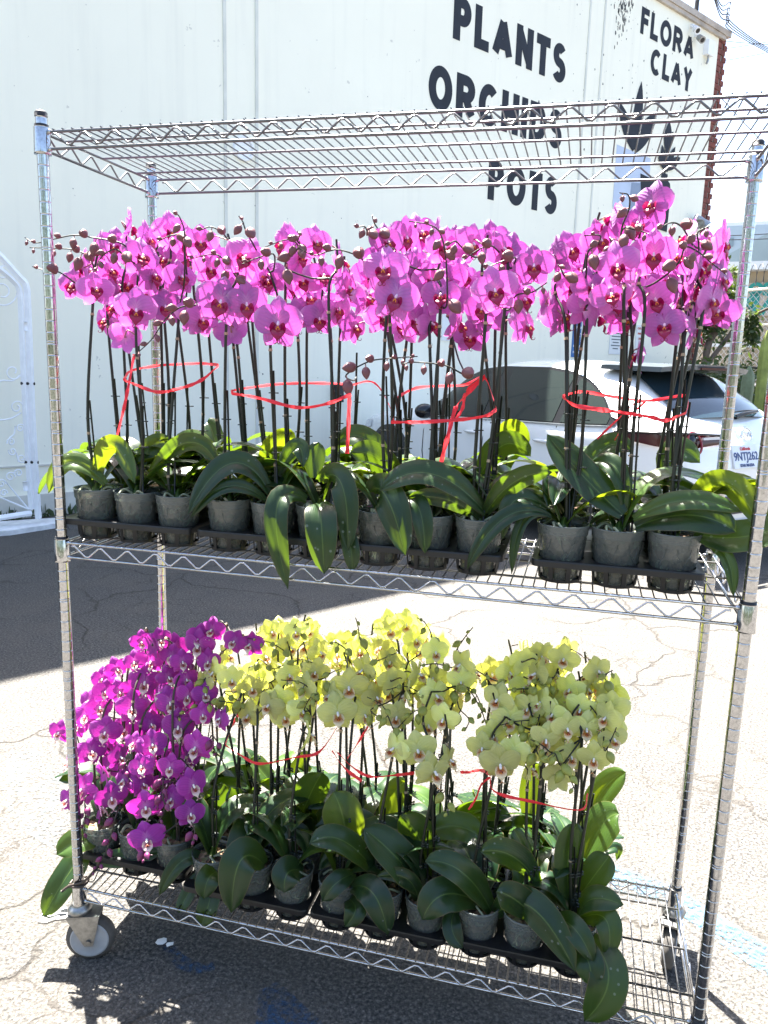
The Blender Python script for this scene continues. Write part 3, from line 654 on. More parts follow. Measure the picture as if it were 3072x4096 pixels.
BUDU = dict(d=[[(1240,490),(1170,455),(1090,440)],[(760,1180),(740,1270),(790,1340)],[(1020,1310),(1010,1420),(950,1530)],[(1380,1000),(1420,1060),(1410,1160)]], g=[[(400,150),(400,300),(385,460)],[(600,280),(560,450),(500,580),(440,650)],[(900,30),(920,150),(850,220)],[(920,120),(930,220),(880,320)],[(800,470),(800,520),(795,570)],[(1120,350),(1122,400),(1125,440)]])
TRAYS = []   # kind, name of the tray in labels, x of the middle pot, y of the front row, shelf z, u range of its flowers
def add_tray(kind, nm, u_mid, yf, zs, u0, u1, label):
    TRAYS.append(dict(kind=kind, nm=nm, x=x_at(u_mid, yf, zs+PH), yf=yf, z=zs+.0062, u0=u0, u1=u1, label=label))
add_tray('pink', 'leftmost upper tray', 296, .068, ZM, 0, 420, 'black carry tray beside the left post on the middle shelf')
add_tray('pink', 'second upper tray from the left', 592, .068, ZM, 420, 760, 'black carry tray second from the left on the middle shelf, half behind two hanging leaves')
add_tray('pink', 'third upper tray from the left', 928, .068, ZM, 760, 1175, 'black carry tray third from the left on the middle shelf, under one broad arching leaf')
add_tray('pink', 'rightmost upper tray', 1335, .068, ZM, 1175, 1700, 'black carry tray at the right end of the middle shelf holding three clear front pots')
add_tray('purple', 'purple tray at the lower left', 298, .115, ZB, 0, 480, 'black carry tray at the left of the bottom shelf under the purple orchids')
add_tray('yellow', 'lower tray beside the purple orchids', 545, .075, ZB, 430, 700, 'black carry tray of yellow orchids right beside the purple ones on the bottom shelf')
add_tray('yellow', 'middle tray of yellow orchids', 810, .075, ZB, 700, 1045, 'black carry tray in the middle of the bottom shelf, between two other yellow trays')
add_tray('yellow', 'rightmost lower tray', 1135, .085, ZB, 1010, 1420, 'black carry tray beside the empty right end of the bottom shelf')
# neighbouring trays may not overlap
for lvl in (TRAYS[:4], TRAYS[4:]):
    for a, bb in zip(lvl, lvl[1:]):
        bb['x'] = max(bb['x'], a['x']+3*PX+.012)
for t in TRAYS:
    t['x'] = min(t['x'], W-.02-1.5*PX); print('tray', t['nm'], round(t['x'], 3))
    o = link('carry_tray', TRAY, None, (t['x'], t['yf'], t['z'])); tag(o, t['label'], 'plant tray', 'black trays on the cart')
    t['plants'] = []
    for r in range(3):
        for c in (-1, 0, 1): t['plants'].append(dict(x=t['x']+c*PX, y=t['yf']+r*PY, r=r, c=c, fl=[], bd=[]))
FLOWER_R = dict(pink=(.047, .056), purple=(.038, .047), yellow=(.043, .055))
def yv(kind, u, v, big):
    if kind == 'pink': return .10-.10*big+rnd.uniform(0, .12)*(1.25-big)
    if kind == 'purple':
        t = max(0, min(1, (1840-v)/500)); return -.02+.26*t**1.1+rnd.uniform(-.01, .03)*(1.2-big)
    t = max(0, min(1, (1680-v)/330)); return .02+.26*t**1.2+rnd.uniform(0, .05)*(1.3-big)
def assign(kind, item, u, isb=False):
    p = item['p']; best = None
    for t in TRAYS:
        if t['kind'] != kind: continue
        if kind != 'purple' and not (t['u0'] <= u < t['u1']): continue
        for pl in t['plants']:
            if kind == 'purple' and pl['r'] == 0 and isb: pass
            n = len(pl['fl'])+len(pl['bd'])*2
            cost = abs(p.x-pl['x'])+(1.1 if kind == 'purple' else .45)*abs(p.y-pl['y'])+.016*n
            if isb and len(pl['bd']) >= 2: cost += .2
            if best is None or cost < best[0]: best = (cost, pl)
    best[1]['bd' if isb else 'fl'].append(item)
for kind, data in (('pink', PINK), ('purple', PURPLE), ('yellow', YELLOW)):
    lo, hi = FLOWER_R[kind]
    for fr, L in data.items():
        for x, y, r, yw in L:
            u, v = dp(fr, x, y); big = min(1, max(0, (ds(fr, r)*S/FPX*1.8-lo*.75)/(hi-lo*.75)))
            yy = yv(kind, u, v, big); p = at(u, v, yy); rr = min(hi, max(lo*.92, ds(fr, r)*mpp(p)))
            assign(kind, dict(p=p, r=rr, yaw=R(yw)+rnd.gauss(0, .12+.5*(1-big)), pit=rnd.uniform(-.12, .22) if kind != 'purple' else rnd.uniform(-.3, .12), roll=rnd.gauss(0, .16)), u)
# flowers further in that only show between the others
def inside(u, v, ell): return any(((u-a)/ru)**2+((v-b_)/rv)**2 < 1 for a, b_, ru, rv in ell)
FILL = [('pink', 44, [(330, 600, 150, 85), (580, 600, 140, 90), (890, 590, 125, 95), (1070, 600, 80, 85), (1300, 585, 95, 100), (1480, 600, 100, 100)], (.18, .37)),
        ('purple', 26, [(330, 1570, 120, 160), (420, 1440, 80, 70)], None), ('yellow', 84, [(620, 1450, 160, 95), (900, 1450, 165, 100), (1200, 1520, 130, 110)], None)]
for kind, n, ell, yr in FILL:
    lo, hi = FLOWER_R[kind]; k_ = 0
    while k_ < n:
        u = rnd.uniform(130, 1600); v = rnd.uniform(400, 1900)
        if not inside(u, v, ell): continue
        k_ += 1
        y = rnd.uniform(*yr) if yr else min(.38, yv(kind, u, v, .5)+rnd.uniform(.06, .16))
        p = at(u, v, y); assign(kind, dict(p=p, r=rnd.uniform(lo, hi)*.95, yaw=rnd.gauss(0, .6), pit=rnd.uniform(-.2, .3), roll=rnd.uniform(-.25, .25)), u)
for kind, data in (('pink', BUDP), ('yellow', BUDY), ('purple', BUDU)):
    for fr, L in data.items():
        for pl in L:
            uv = [dp(fr, *q) for q in pl]; y0 = yv(kind, *uv[0], .8); dy = rnd.uniform(-.05, .0)
            pts = [at(u, v, y0+dy*i/len(uv)) for i, (u, v) in enumerate(uv)]
            assign(kind, dict(p=pts[0], pts=pts), uv[0][0], True)

# ------------------------------------------------------------------ hand placed leaves: base, bend, tip (view pixels), width px, depth y at the three, fresh?
LEAF_UP = [((228,1045),(150,998),(105,1065),44,(.06,.03,.01),1),((206,1038),(243,960),(292,1045),46,(.06,.03,.0),1),((300,1015),(332,960),(375,968),42,(.12,.15,.16),1),((325,1022),(408,955),(472,1008),42,(.07,.03,.03),0),((585,1068),(500,1000),(405,1112),54,(.06,.02,-.03),0),((577,1082),(490,1050),(412,1118),34,(.05,.0,-.02),0),((662,1078),(598,1095),(622,1272),54,(.05,-.02,-.04),0),((690,1088),(694,1130),(700,1240),70,(.03,-.03,-.04),0),((690,1040),(738,1045),(752,1192),60,(.06,.0,-.02),0),((735,1120),(756,1175),(760,1234),38,(.04,.0,.0),0),((800,1062),(836,1075),(876,1200),80,(.05,.0,-.03),0),((872,1072),(906,1100),(918,1196),48,(.05,.01,.0),0),((1050,1108),(930,1022),(820,1060),64,(.06,.01,.0),0),((1036,1126),(970,1080),(880,1075),42,(.06,.03,.03),0),((876,1032),(815,990),(757,978),62,(.14,.12,.13),0),((846,978),(785,945),(722,960),52,(.22,.2,.2),0),((1048,1110),(1112,1040),(1192,1020),52,(.06,.02,.02),0),((1186,1112),(1090,1118),(1008,1230),38,(.05,.0,-.02),0),((1182,1096),(1112,1080),(1085,1165),46,(.06,.03,.03),0),((1190,1115),(1130,1125),(1105,1240),28,(.05,.02,.0),0),((1346,1112),(1262,1030),(1182,938),78,(.06,.08,.1),0),((1350,1102),(1332,1012),(1275,1000),46,(.07,.08,.12),0),((1488,1090),(1570,1046),(1642,1142),62,(.10,.04,.0),1),((1368,1120),(1480,1080),(1600,1105),48,(.05,.01,.01),1),((1372,1138),(1490,1112),(1590,1150),76,(.06,.02,.0),0),((1500,1152),(1612,1158),(1720,1118),78,(.06,.03,.02),0),((1525,1176),(1570,1205),(1584,1288),30,(.06,.02,.0),0),((1442,1022),(1458,975),(1512,1000),62,(.28,.3,.3),0),((1255,1002),(1310,965),(1362,976),54,(.22,.24,.24),0),((1012,1012),(1085,962),(1147,986),58,(.2,.18,.18),0),((1060,962),(1100,930),(1140,966),50,(.25,.27,.28),1),((676,1032),(680,990),(689,955),44,(.1,.11,.12),0),((470,962),(458,930),(448,913),42,(.33,.34,.35),0),((455,1010),(430,955),(372,950),46,(.2,.2,.22),1),((560,1015),(600,955),(640,948),48,(.2,.2,.2),1),((600,1000),(640,965),(655,1010),40,(.12,.1,.08),0)]
LEAF_LO = [((240,1836),(172,1815),(122,1846),56,(.12,.06,.02),1),((178,1862),(142,1896),(93,1980),60,(.10,.02,-.03),0),((357,1832),(285,1850),(200,1858),42,(.12,.08,.06),1),((230,1802),(205,1780),(188,1812),38,(.2,.2,.19),1),((448,1864),(395,1858),(343,1935),36,(.08,.04,.0),0),((430,1892),(406,1930),(386,1972),32,(.07,.03,.0),0),((480,1882),(452,1895),(440,1942),52,(.06,.0,-.02),0),((470,1917),(450,1955),(433,1998),46,(.07,.02,.0),0),((572,1868),(520,1858),(500,1972),82,(.06,-.01,-.03),0),((655,1882),(622,1885),(614,1928),66,(.07,.02,.0),0),((692,1832),(640,1795),(578,1808),40,(.12,.1,.08),0),((746,1832),(742,1770),(720,1710),88,(.10,.08,.09),1),((640,1792),(668,1720),(696,1668),74,(.2,.17,.16),0),((817,1892),(740,1815),(668,1822),58,(.08,.03,.0),0),((766,1886),(726,1908),(697,1946),46,(.06,.01,.0),0),((744,1937),(768,1962),(745,2002),48,(.06,.01,-.01),0),((757,1917),(806,1930),(838,2020),64,(.05,-.01,-.02),0),((922,1928),(855,1850),(787,1790),86,(.08,.05,.04),0),((932,1892),(905,1810),(865,1760),78,(.14,.12,.11),0),((906,1967),(882,1900),(812,1894),36,(.07,.03,.02),0),((1066,1977),(1000,1885),(918,1860),62,(.08,.03,.0),0),((1036,1952),(960,1932),(912,1987),76,(.08,.02,.0),0),((986,1962),(976,2005),(1000,2048),42,(.07,.03,.02),0),((1162,1907),(1105,1848),(1038,1840),62,(.10,.05,.03),0),((1166,1997),(1120,1948),(1072,1925),70,(.07,.02,.01),0),((1068,1982),(1145,1958),(1244,2100),74,(.08,.02,-.03),0),((1196,1986),(1240,2005),(1281,2077),52,(.07,.01,-.01),0),((1248,1986),(1308,1985),(1313,2072),60,(.10,.06,.03),0),((1230,2032),(1268,2070),(1276,2132),66,(.06,.0,-.02),0),((1285,2052),(1315,2110),(1262,2206),84,(.06,-.01,-.03),0),((1257,1927),(1292,1880),(1317,1848),66,(.14,.14,.15),0),((1270,1832),(1300,1782),(1337,1758),76,(.24,.25,.26),1),((1272,1748),(1302,1708),(1352,1668),56,(.33,.35,.36),1),((1306,1812),(1330,1830),(1332,1858),24,(.25,.27,.27),0),((1230,1952),(1228,1850),(1248,1778),64,(.10,.1,.11),0),((1054,1822),(990,1785),(922,1800),64,(.2,.18,.18),1),((1192,1892),(1130,1830),(1108,1792),36,(.1,.08,.08),0),((560,1830),(520,1760),(500,1700),60,(.18,.16,.15),0),((450,1820),(470,1750),(478,1690),66,(.2,.18,.17),0),((820,1780),(850,1720),(880,1690),50,(.24,.24,.24),1),((1130,1745),(1150,1690),(1165,1650),50,(.33,.35,.36),1),((590,1690),(560,1660),(540,1640),44,(.3,.32,.33),1),((640,1672),(655,1650),(670,1640),44,(.32,.34,.34),1)]
HAND = []
for L, tr in ((LEAF_UP, TRAYS[:4]), (LEAF_LO, TRAYS[4:])):
    for bs, bd, tp, wpx, ys, fresh in L:
        P = [at(*q, y) for q, y in zip((bs, bd, tp), ys)]; w = wpx*mpp(P[1])
        pl = min((p for t in tr for p in t['plants']), key=lambda p: abs(p['x']-P[0].x)+abs(p['y']-P[0].y))
        pl.setdefault('lv', []).append((P, w, fresh))

# ------------------------------------------------------------------ the orchids, one by one
LOOK = dict(pink='pink orchid', purple='purple white-lipped orchid', yellow='pale yellow orchid')
ROW = ('front', 'middle', 'back'); COLN = {-1: 'left', 0: 'centre', 1: 'right'}
for t in TRAYS:
    kd = t['kind']; fm, lipm = KINDS[kd]; zp = t['z']+PH-.012
    for pl in t['plants']:
        base = Vector((pl['x'], pl['y'], t['z']+.0014)); sd_ = rnd.randrange(9999)
        lab = f"{LOOK[kd]}, {ROW[pl['r']]} {COLN[pl['c']]} pot of the {t['nm']}"
        root = thing('potted_orchid', lab, 'orchid', base, f'{kd} orchids in pots')
        tw = rnd.uniform(0, 6.28)
        link('pot', POT[kd != 'pink'], root, (0, 0, 0), (0, 0, tw)); link('potting_mix', MIX[sd_ % 4], root, (0, 0, 0), (0, 0, tw))
        # flowers and their stem
        fl = sorted(pl['fl'], key=lambda f_: f_['p'].z); sm = MB(); top0 = Vector((rnd.uniform(-.012, .012), rnd.uniform(-.008, .012), PH-.02))
        rel = lambda p: Vector(p)-base
        nsp = 2 if len(fl) >= 4 else 1; groups = [fl] if nsp == 1 else [sorted(fl, key=lambda f_: f_['p'].x)[:len(fl)//2], sorted(fl, key=lambda f_: f_['p'].x)[len(fl)//2:]]
        allsp = []
        for gi, gfl in enumerate(groups):
            st = top0+Vector((rnd.uniform(-.01, .01), rnd.uniform(-.006, .006), 0))
            if not gfl:
                zt_ = (1.50 if kd == 'pink' else .62)-base.z; N_ = st+Vector((rnd.uniform(-.02, .02), 0, zt_)); path = [st, (st+N_)/2+Vector((.006, 0, 0)), N_]
            else:
                mx = sum(f_['p'].x for f_ in gfl)/len(gfl)-base.x; my = sum(f_['p'].y for f_ in gfl)/len(gfl)-base.y
                zs = sorted(rel(f_['p']).z for f_ in gfl)
                if kd == 'purple':
                    zt_ = max(zs[-1]-.008, .30); hi_ = rel(max(gfl, key=lambda q: q['p'].z)['p']); ap = Vector((mx*.5+hi_.x*.4, hi_.y+.06, zt_))
                    path = [st, Vector((st.x*.6+mx*.15, st.y, zt_*.55)), Vector((mx*.4, my*.25+.02, zt_*.9)), ap]
                    for f_ in sorted(gfl, key=lambda q: -q['p'].z): q = rel(f_['p']); path.append(Vector((q.x*.5+mx*.5, q.y+.04, q.z+.004)))
                else:
                    nz = max(.16, zs[0]-.02); N_ = Vector((mx*.55, my*.5+.008, nz)); T = Vector((mx*.9, my+.03, max(zs[-1]+.015, nz+.05)))
                    path = [st, Vector((st.x*.7+mx*.12+rnd.uniform(-.02, .02), st.y*.7+my*.1+rnd.uniform(-.01, .01), nz*rnd.uniform(.35, .6))), N_, (N_+T)/2+Vector((rnd.uniform(-.022, .022), .008, 0)), T]
            sp = smooth_path(path, 6); allsp.append(sp); n_ = len(sp)
            sm.tube(sp, [((.0043 if kd != 'purple' else .0034)-.0020*(i/n_)) for i in range(n_)], 7, 0)
            for i in range(5, n_-6, 6):   # pale bracts at the nodes
                d_ = (sp[i+1]-sp[i]).normalized(); sm.tube([sp[i]-d_*.002, sp[i]+d_*.004], [.0047, .0040], 7, 1, False)
            for f_ in gfl:
                q = rel(f_['p'])
                th = math.atan2(CAM.x-f_['p'].x, -(CAM.y-f_['p'].y))+f_['yaw']
                if kd == 'purple': th = th*.7
                nrm = Vector((math.sin(th)*math.cos(f_['pit']), -math.cos(th)*math.cos(f_['pit']), -math.sin(f_['pit'])))
                bk = q-nrm*.0-nrm*(.05*f_['r'])
                near = min(sp[len(sp)//3:], key=lambda s_: (s_-bk).length+max(0, s_.z-bk.z)*.5)
                md = (near+bk)/2+Vector((0, 0, .012))-nrm*.014
                sm.tube(smooth_path([near, md, bk-nrm*.004, bk+nrm*.001], 4), .0016, 6, 2)
                o = link('flower', fm[rnd.randrange(9) if abs(f_['yaw']) < 2 else 2], root, q, (f_['pit'], f_['roll'], th), (f_['r']*rnd.uniform(.93, 1.05), f_['r']*rnd.uniform(.7, 1.5), f_['r']*rnd.uniform(.9, 1.06)))
                link('lip', lipm, o, (0, 0, 0), None, dict(pink=1.15, purple=1.3, yellow=1.3)[kd])
        for bi in pl['bd']:
            pts = [rel(p) for p in bi['pts']]; near = min(allsp[0][len(allsp[0])//2:], key=lambda s_: (s_-pts[0]).length)
            if allsp[-1] is not allsp[0]: near = min([near]+list(allsp[-1][len(allsp[-1])//2:]), key=lambda s_: (s_-pts[0]).length)
            br = smooth_path([near, (near+pts[0])/2+Vector((0, .012, -.01))]+pts, 5); n_ = len(br)
            sm.tube(br, [.0022-.0011*i/n_ for i in range(n_)], 6, 0)
            bl = smooth_path(pts, 6); big = dict(pink=.026, purple=.021, yellow=.024)[kd]; L_ = sum((x-y).length for x, y in zip(bl, bl[1:])); nb = max(3, min(8, int(L_/.019)))
            for q in range(nb):
                t_ = (q+.3)/(nb-.3); i = min(len(bl)-1, int(t_*(len(bl)-1))); sc_b = big*(1-.72*t_)*rnd.uniform(.85, 1.12); sd = 1 if q % 2 else -1
                d_ = (bl[min(i+1, len(bl)-1)]-bl[max(0, i-1)]).normalized(); side = d_.cross(Vector((0, 1, 0)))
                side = (side.normalized() if side.length > .1 else Vector((1, 0, 0)))*sd
                off = (side*.6+Vector((0, -.4, -.35)))*sc_b*.5; pb = bl[i]+off
                ax = (off.normalized()*.8+Vector((0, 0, -.35))).normalized()
                link('bud', BUDS[kd], root, pb-ax*sc_b*.1, (-ax).to_track_quat('Z', 'Y').to_euler(), (sc_b*.92, sc_b*.92, sc_b*1.25))
                sm.tube([bl[i], (bl[i]+pb)/2+Vector((0, 0, .001)), pb+ax*.001], .0012, 5, 2)
        sm.build('flower_spike', ['spike_dark' if kd != 'purple' else 'spike_brown', 'node_sheath', 'pedicel_pink' if kd == 'pink' else 'spike_brown'], root)
        # stake and clips follow each stem
        for sp in allsp:
            zt_ = min(sp[-1].z-.02, (.40 if kd == 'pink' else .34)); zt_ = zt_+rnd.uniform(-.05, .03)
            q = [s_ for s_ in sp if s_.z < zt_]
            if len(q) < 3: continue
            a_, b_ = q[0]+Vector((.008, -.004, -.03)), q[-1]+Vector((.007, -.003, 0)); s2 = MB(); s2.tube([a_, (a_+b_)/2, b_], .0022, 7); s2.build('stake', 'stake', root)
            for fr_ in (.45, .68, .9):
                pt = q[int(fr_*(len(q)-1))]; link('clip', CLIP_A if kd == 'pink' else CLIP_B, root, pt+Vector((.003, -.001, 0)), (0, 0, rnd.uniform(-.6, .6)), .85)
        # leaves
        lv = pl.get('lv', [])
        for P, w, fresh in lv:
            P = [rel(p) for p in P]; c0 = Vector((0, 0, PH+.004))
            if (P[0]-c0).length > .075: P[0] = P[0]*.55+c0*.45
            leaf_obj(root, P[0], P[1], P[2], w, rnd.uniform(.12, .3), rnd.uniform(-.25, .25), 'leaf_fresh' if fresh else 'leaf', seed=rnd.randrange(999), face=(CAM-(P[1]+base)).normalized())
        nl = max(3, (7 if kd == 'pink' else 5)-len(lv)) if pl['r'] else max(3, 5-len(lv)); a0 = rnd.uniform(0, 3.14)
        for q in range(nl):
            az = a0+math.pi*q+rnd.uniform(-.45, .45); 
            if pl['r'] == 0 and math.sin(az) < 0: az = -az
            L_ = rnd.uniform(.16, .25); el = R(rnd.uniform(28, 68) if kd != 'pink' else rnd.uniform(22, 58)); dr = rnd.uniform(.35, .95)
            L_ *= .62 if (t['nm'] == 'rightmost lower tray' and pl['c'] == 1 and math.cos(az) > .3) else 1.
            h = Vector((math.cos(az), math.sin(az)*.8, 0)); p0 = Vector((h.x*.006, h.y*.006, PH-.006)); p1 = p0+h*(L_*.5*math.cos(el))+Vector((0, 0, L_*.55*math.sin(el))); p2 = p0+h*(L_*.92*math.cos(el*.5))+Vector((0, 0, L_*(.75*math.sin(el)-.55*dr*math.cos(el))))
            p2.z = max(p2.z, .01)
            leaf_obj(root, p0, p1, p2, rnd.uniform(.05, .07) if kd == 'pink' else rnd.uniform(.06, .085), rnd.uniform(.12, .3), rnd.uniform(-.7, .7), 'leaf_fresh' if rnd.random() < (.3 if kd == 'pink' else .1) else 'leaf', seed=rnd.randrange(999))
        cr_ = MB(); cr_.tube([(0, 0, PH-.02), (0, 0, PH-.004), (.002, 0, PH+.012)], [.011, .010, .004], 8); cr_.build('crown', 'leaf_fresh', root)

# ------------------------------------------------------------------ red ribbons
def ribbon(lines, label):
    b = MB()
    for pts, w in lines:
        P3 = smooth_path([at(u, v, y) for u, v, y in pts], 6); P = []
        for i, p in enumerate(P3):
            t_ = (P3[min(i+1, len(P3)-1)]-P3[max(0, i-1)]).normalized(); up = Vector((0, -.25, 1)) if abs(t_.z) < .8 else Vector((1, .2, 0))
            up = (up-t_*up.dot(t_)).normalized(); up = up*math.cos(.5*math.sin(i*.5))+t_.cross(up)*math.sin(.5*math.sin(i*.5)); th = t_.cross(up)*.0004; ww = w*(.85+.15*math.sin(i*1.7))
            P += [p+up*ww-th, p+up*ww*.0+th*2, p-up*ww-th]
        b.grid(P, len(P3), 3, 0)
    o = b.build('ribbon', 'ribbon'); tag(o, label, 'ribbon', 'red ribbons tied round the stems')
w_ = .0042
ribbon([([(266,820,.02),(300,834,.0),(345,847,-.01),(400,836,.0),(440,818,.03),(472,790,.08)],w_),([(472,788,.09),(430,785,.3),(380,787,.34),(340,790,.34),(285,800,.2),(268,818,.05)],w_*.9),([(290,765,.1),(278,830,.06),(268,880,.05),(250,950,.05)],w_)], 'red ribbon tied round the pink stems nearest the left post')
ribbon([([(500,850,.03),(560,860,.0),(640,880,-.01),(700,874,.0),(758,852,.03)],w_),([(758,850,.06),(758,832,.3),(700,828,.34),(600,830,.34),(510,842,.2),(500,850,.05)],w_*.9),([(755,828,.1),(754,880,.1),(750,980,.1)],w_*1.2),([(758,832,.3),(800,824,.25),(825,845,.2),(845,885,.1)],w_*.6)], 'red ribbon round the second cluster of pink stems with a loose end hanging down')
ribbon([([(845,912,.03),(900,912,.0),(1000,906,-.01),(1050,898,.0),(1072,885,.04)],w_),([(850,908,.04),(850,870,.2),(900,838,.32),(1000,832,.33),(1045,815,.2),(1073,884,.06)],w_*.9),([(1048,812,.2),(1010,850,.16),(985,880,.13),(968,940,.11),(952,1003,.1)],w_*1.3),([(1048,812,.2),(1008,845,.17),(1000,880,.16),(985,905,.15)],w_)], 'red ribbon round the third pink cluster with a long loop against the white car')
ribbon([([(1215,856,.06),(1240,875,.01),(1300,885,-.01),(1400,900,-.01),(1440,908,.0),(1482,892,.04)],w_*1.1),([(1216,856,.07),(1260,846,.3),(1330,858,.34),(1400,866,.3),(1480,855,.2),(1482,890,.06)],w_),([(1395,867,.3),(1370,872,.28),(1335,905,.25),(1290,948,.22)],w_*.7),([(1395,867,.3),(1360,900,.26),(1328,950,.22)],w_*.8)], 'red ribbon knotted round the pink stems nearest the right posts')
ribbon([([(487,1610,.06),(520,1632,.03),(562,1650,.02),(640,1636,.03),(690,1624,.06),(728,1572,.12)],w_),([(487,1610,.07),(500,1570,.2),(515,1545,.25)],w_*1.4)], 'red ribbon dipping across the yellow stems beside the purple orchids')
ribbon([([(717,1622,.04),(745,1660,.02),(781,1687,.01)],w_*1.2),([(729,1626,.05),(765,1660,.02),(801,1678,.01),(850,1675,.02),(895,1670,.05)],w_),([(750,1640,.06),(770,1610,.15),(795,1570,.22)],w_)], 'red ribbon knotted on the middle yellow stems with a short loose end')
ribbon([([(1058,1672,.05),(1068,1710,.02),(1146,1731,.0),(1253,1750,.02),(1270,1715,.06)],w_),([(1058,1679,.05),(1040,1695,.06),(1028,1725,.07),(1012,1749,.07)],w_*.7),([(1058,1672,.06),(1038,1664,.15),(1010,1668,.2),(994,1668,.22)],w_)], 'red ribbon round the yellow stems at the empty end of the bottom shelf')

# ------------------------------------------------------------------ the white building with painted lettering
BH = 7.7
bld = thing('building', 'tall white building painted with black words and plant pictures, brick corner at its right', 'building', wall_pt(7, 0, -3))
bl0 = Vector(bld.location)
def wp(s_, z, off=0.): return wall_pt(s_, z, off)-bl0
b = MB()
def wbox(b, s0, s1, z0, z1, o0, o1, mi=0):
    vs = [wp(s_, z, o_) for s_ in (s0, s1) for o_ in (o0, o1) for z in (z0, z1)]
    b.add(vs, [(0, 1, 3, 2), (4, 6, 7, 5), (0, 4, 5, 1), (2, 3, 7, 6), (0, 2, 6, 4), (1, 5, 7, 3)], None, mi, False)
wbox(b, -7, 14.03, 0, BH, -7, 0); b.build('wall', 'white_wall', bld)
b = MB(); wbox(b, -7, 14.03, 0, .22, 0, .03); wbox(b, -7, 3.2, .5, .515, 0, .018); b.build('skirting', 'wall_skirt', bld)
for s_ in (3.86, 4.25, 10.12, 10.5): b = MB(); wbox(b, s_-.018, s_+.018, .23, BH-.08, 0, .012); b.build('seam_strip', 'wall_seam', bld)
b = MB(); wbox(b, -7, 14.35, BH, BH+.10, -.25, .07); wbox(b, -7, 14.2, BH-.07, BH-.002, .001, .05); b.build('coping', 'coping', bld)
b = MB(); z = .0; row = 0
while z < BH-.02:
    for q in range(2):
        off = (.02 if row % 2 else .0)+rnd.uniform(-.006, .006)
        wbox(b, 14.035+q*.15+(.07 if row % 2 and q else 0), 14.035+q*.15+.142+(.05 if row % 2 and q else 0)+off*.5, z, z+.088, -.24, -.012+rnd.uniform(-.006, .006))
    z += .10; row += 1
b.build('brick_pier', 'brick', bld); b = MB(); wbox(b, 14.034, 14.30, 0, BH-.03, -.3, -.03); b.build('mortar', 'mortar', bld)
# stroke lettering
GL = {}
def arc(cx, cy, rx, ry, a0, a1, n=14): return [(cx+rx*math.cos(R(a0+(a1-a0)*i/n)), cy+ry*math.sin(R(a0+(a1-a0)*i/n))) for i in range(n+1)]
GL['P'] = [[(0, 0), (0, 1)], [(0, 1), (.5, 1)]+arc(.55, .73, .45, .27, 90, -90)+[(0, .46)]]
GL['L'] = [[(0, 1), (0, 0)], [(0, 0), (1, 0)]]
GL['A'] = [[(0, 0), (.5, 1)], [(.5, 1), (1, 0)], [(.22, .28), (.78, .28)]]
GL['N'] = [[(0, 0), (0, 1)], [(0, 1), (1, 0)], [(1, 0), (1, 1)]]
GL['T'] = [[(0, 1), (1, 1)], [(.5, 1), (.5, 0)]]
GL['S'] = [arc(.5, .755, .46, .245, 35, 180, 12)+arc(.5, .755, .46, .245, 180, 262, 6)[1:]+arc(.5, .245, .5, .255, 82, -150, 18)]
GL['O'] = [arc(.5, .5, .5, .5, 90, 450, 34)]
GL['R'] = [[(0, 0), (0, 1)], [(0, 1), (.5, 1)]+arc(.52, .74, .45, .26, 90, -90)+[(0, .48)], [(.5, .46), (1, 0)]]
GL['C'] = [arc(.53, .5, .53, .5, 48, 312, 26)]
GL['H'] = [[(0, 0), (0, 1)], [(1, 0), (1, 1)], [(0, .5), (1, .5)]]
GL['I'] = [[(.5, 0), (.5, 1)]]
GL['D'] = [[(0, 0), (0, 1)], [(0, 1), (.4, 1)]+arc(.4, .5, .6, .5, 90, -90, 18)+[(0, 0)]]
GL['F'] = [[(0, 0), (0, 1)], [(0, 1), (1, 1)], [(0, .52), (.85, .52)]]
GL['Y'] = [[(0, 1), (.5, .45)], [(1, 1), (.5, .45)], [(.5, .47), (.5, 0)]]
GL['M'] = [[(0, 0), (0, 1)], [(0, 1), (.5, .2)], [(.5, .2), (1, 1)], [(1, 1), (1, 0)]]
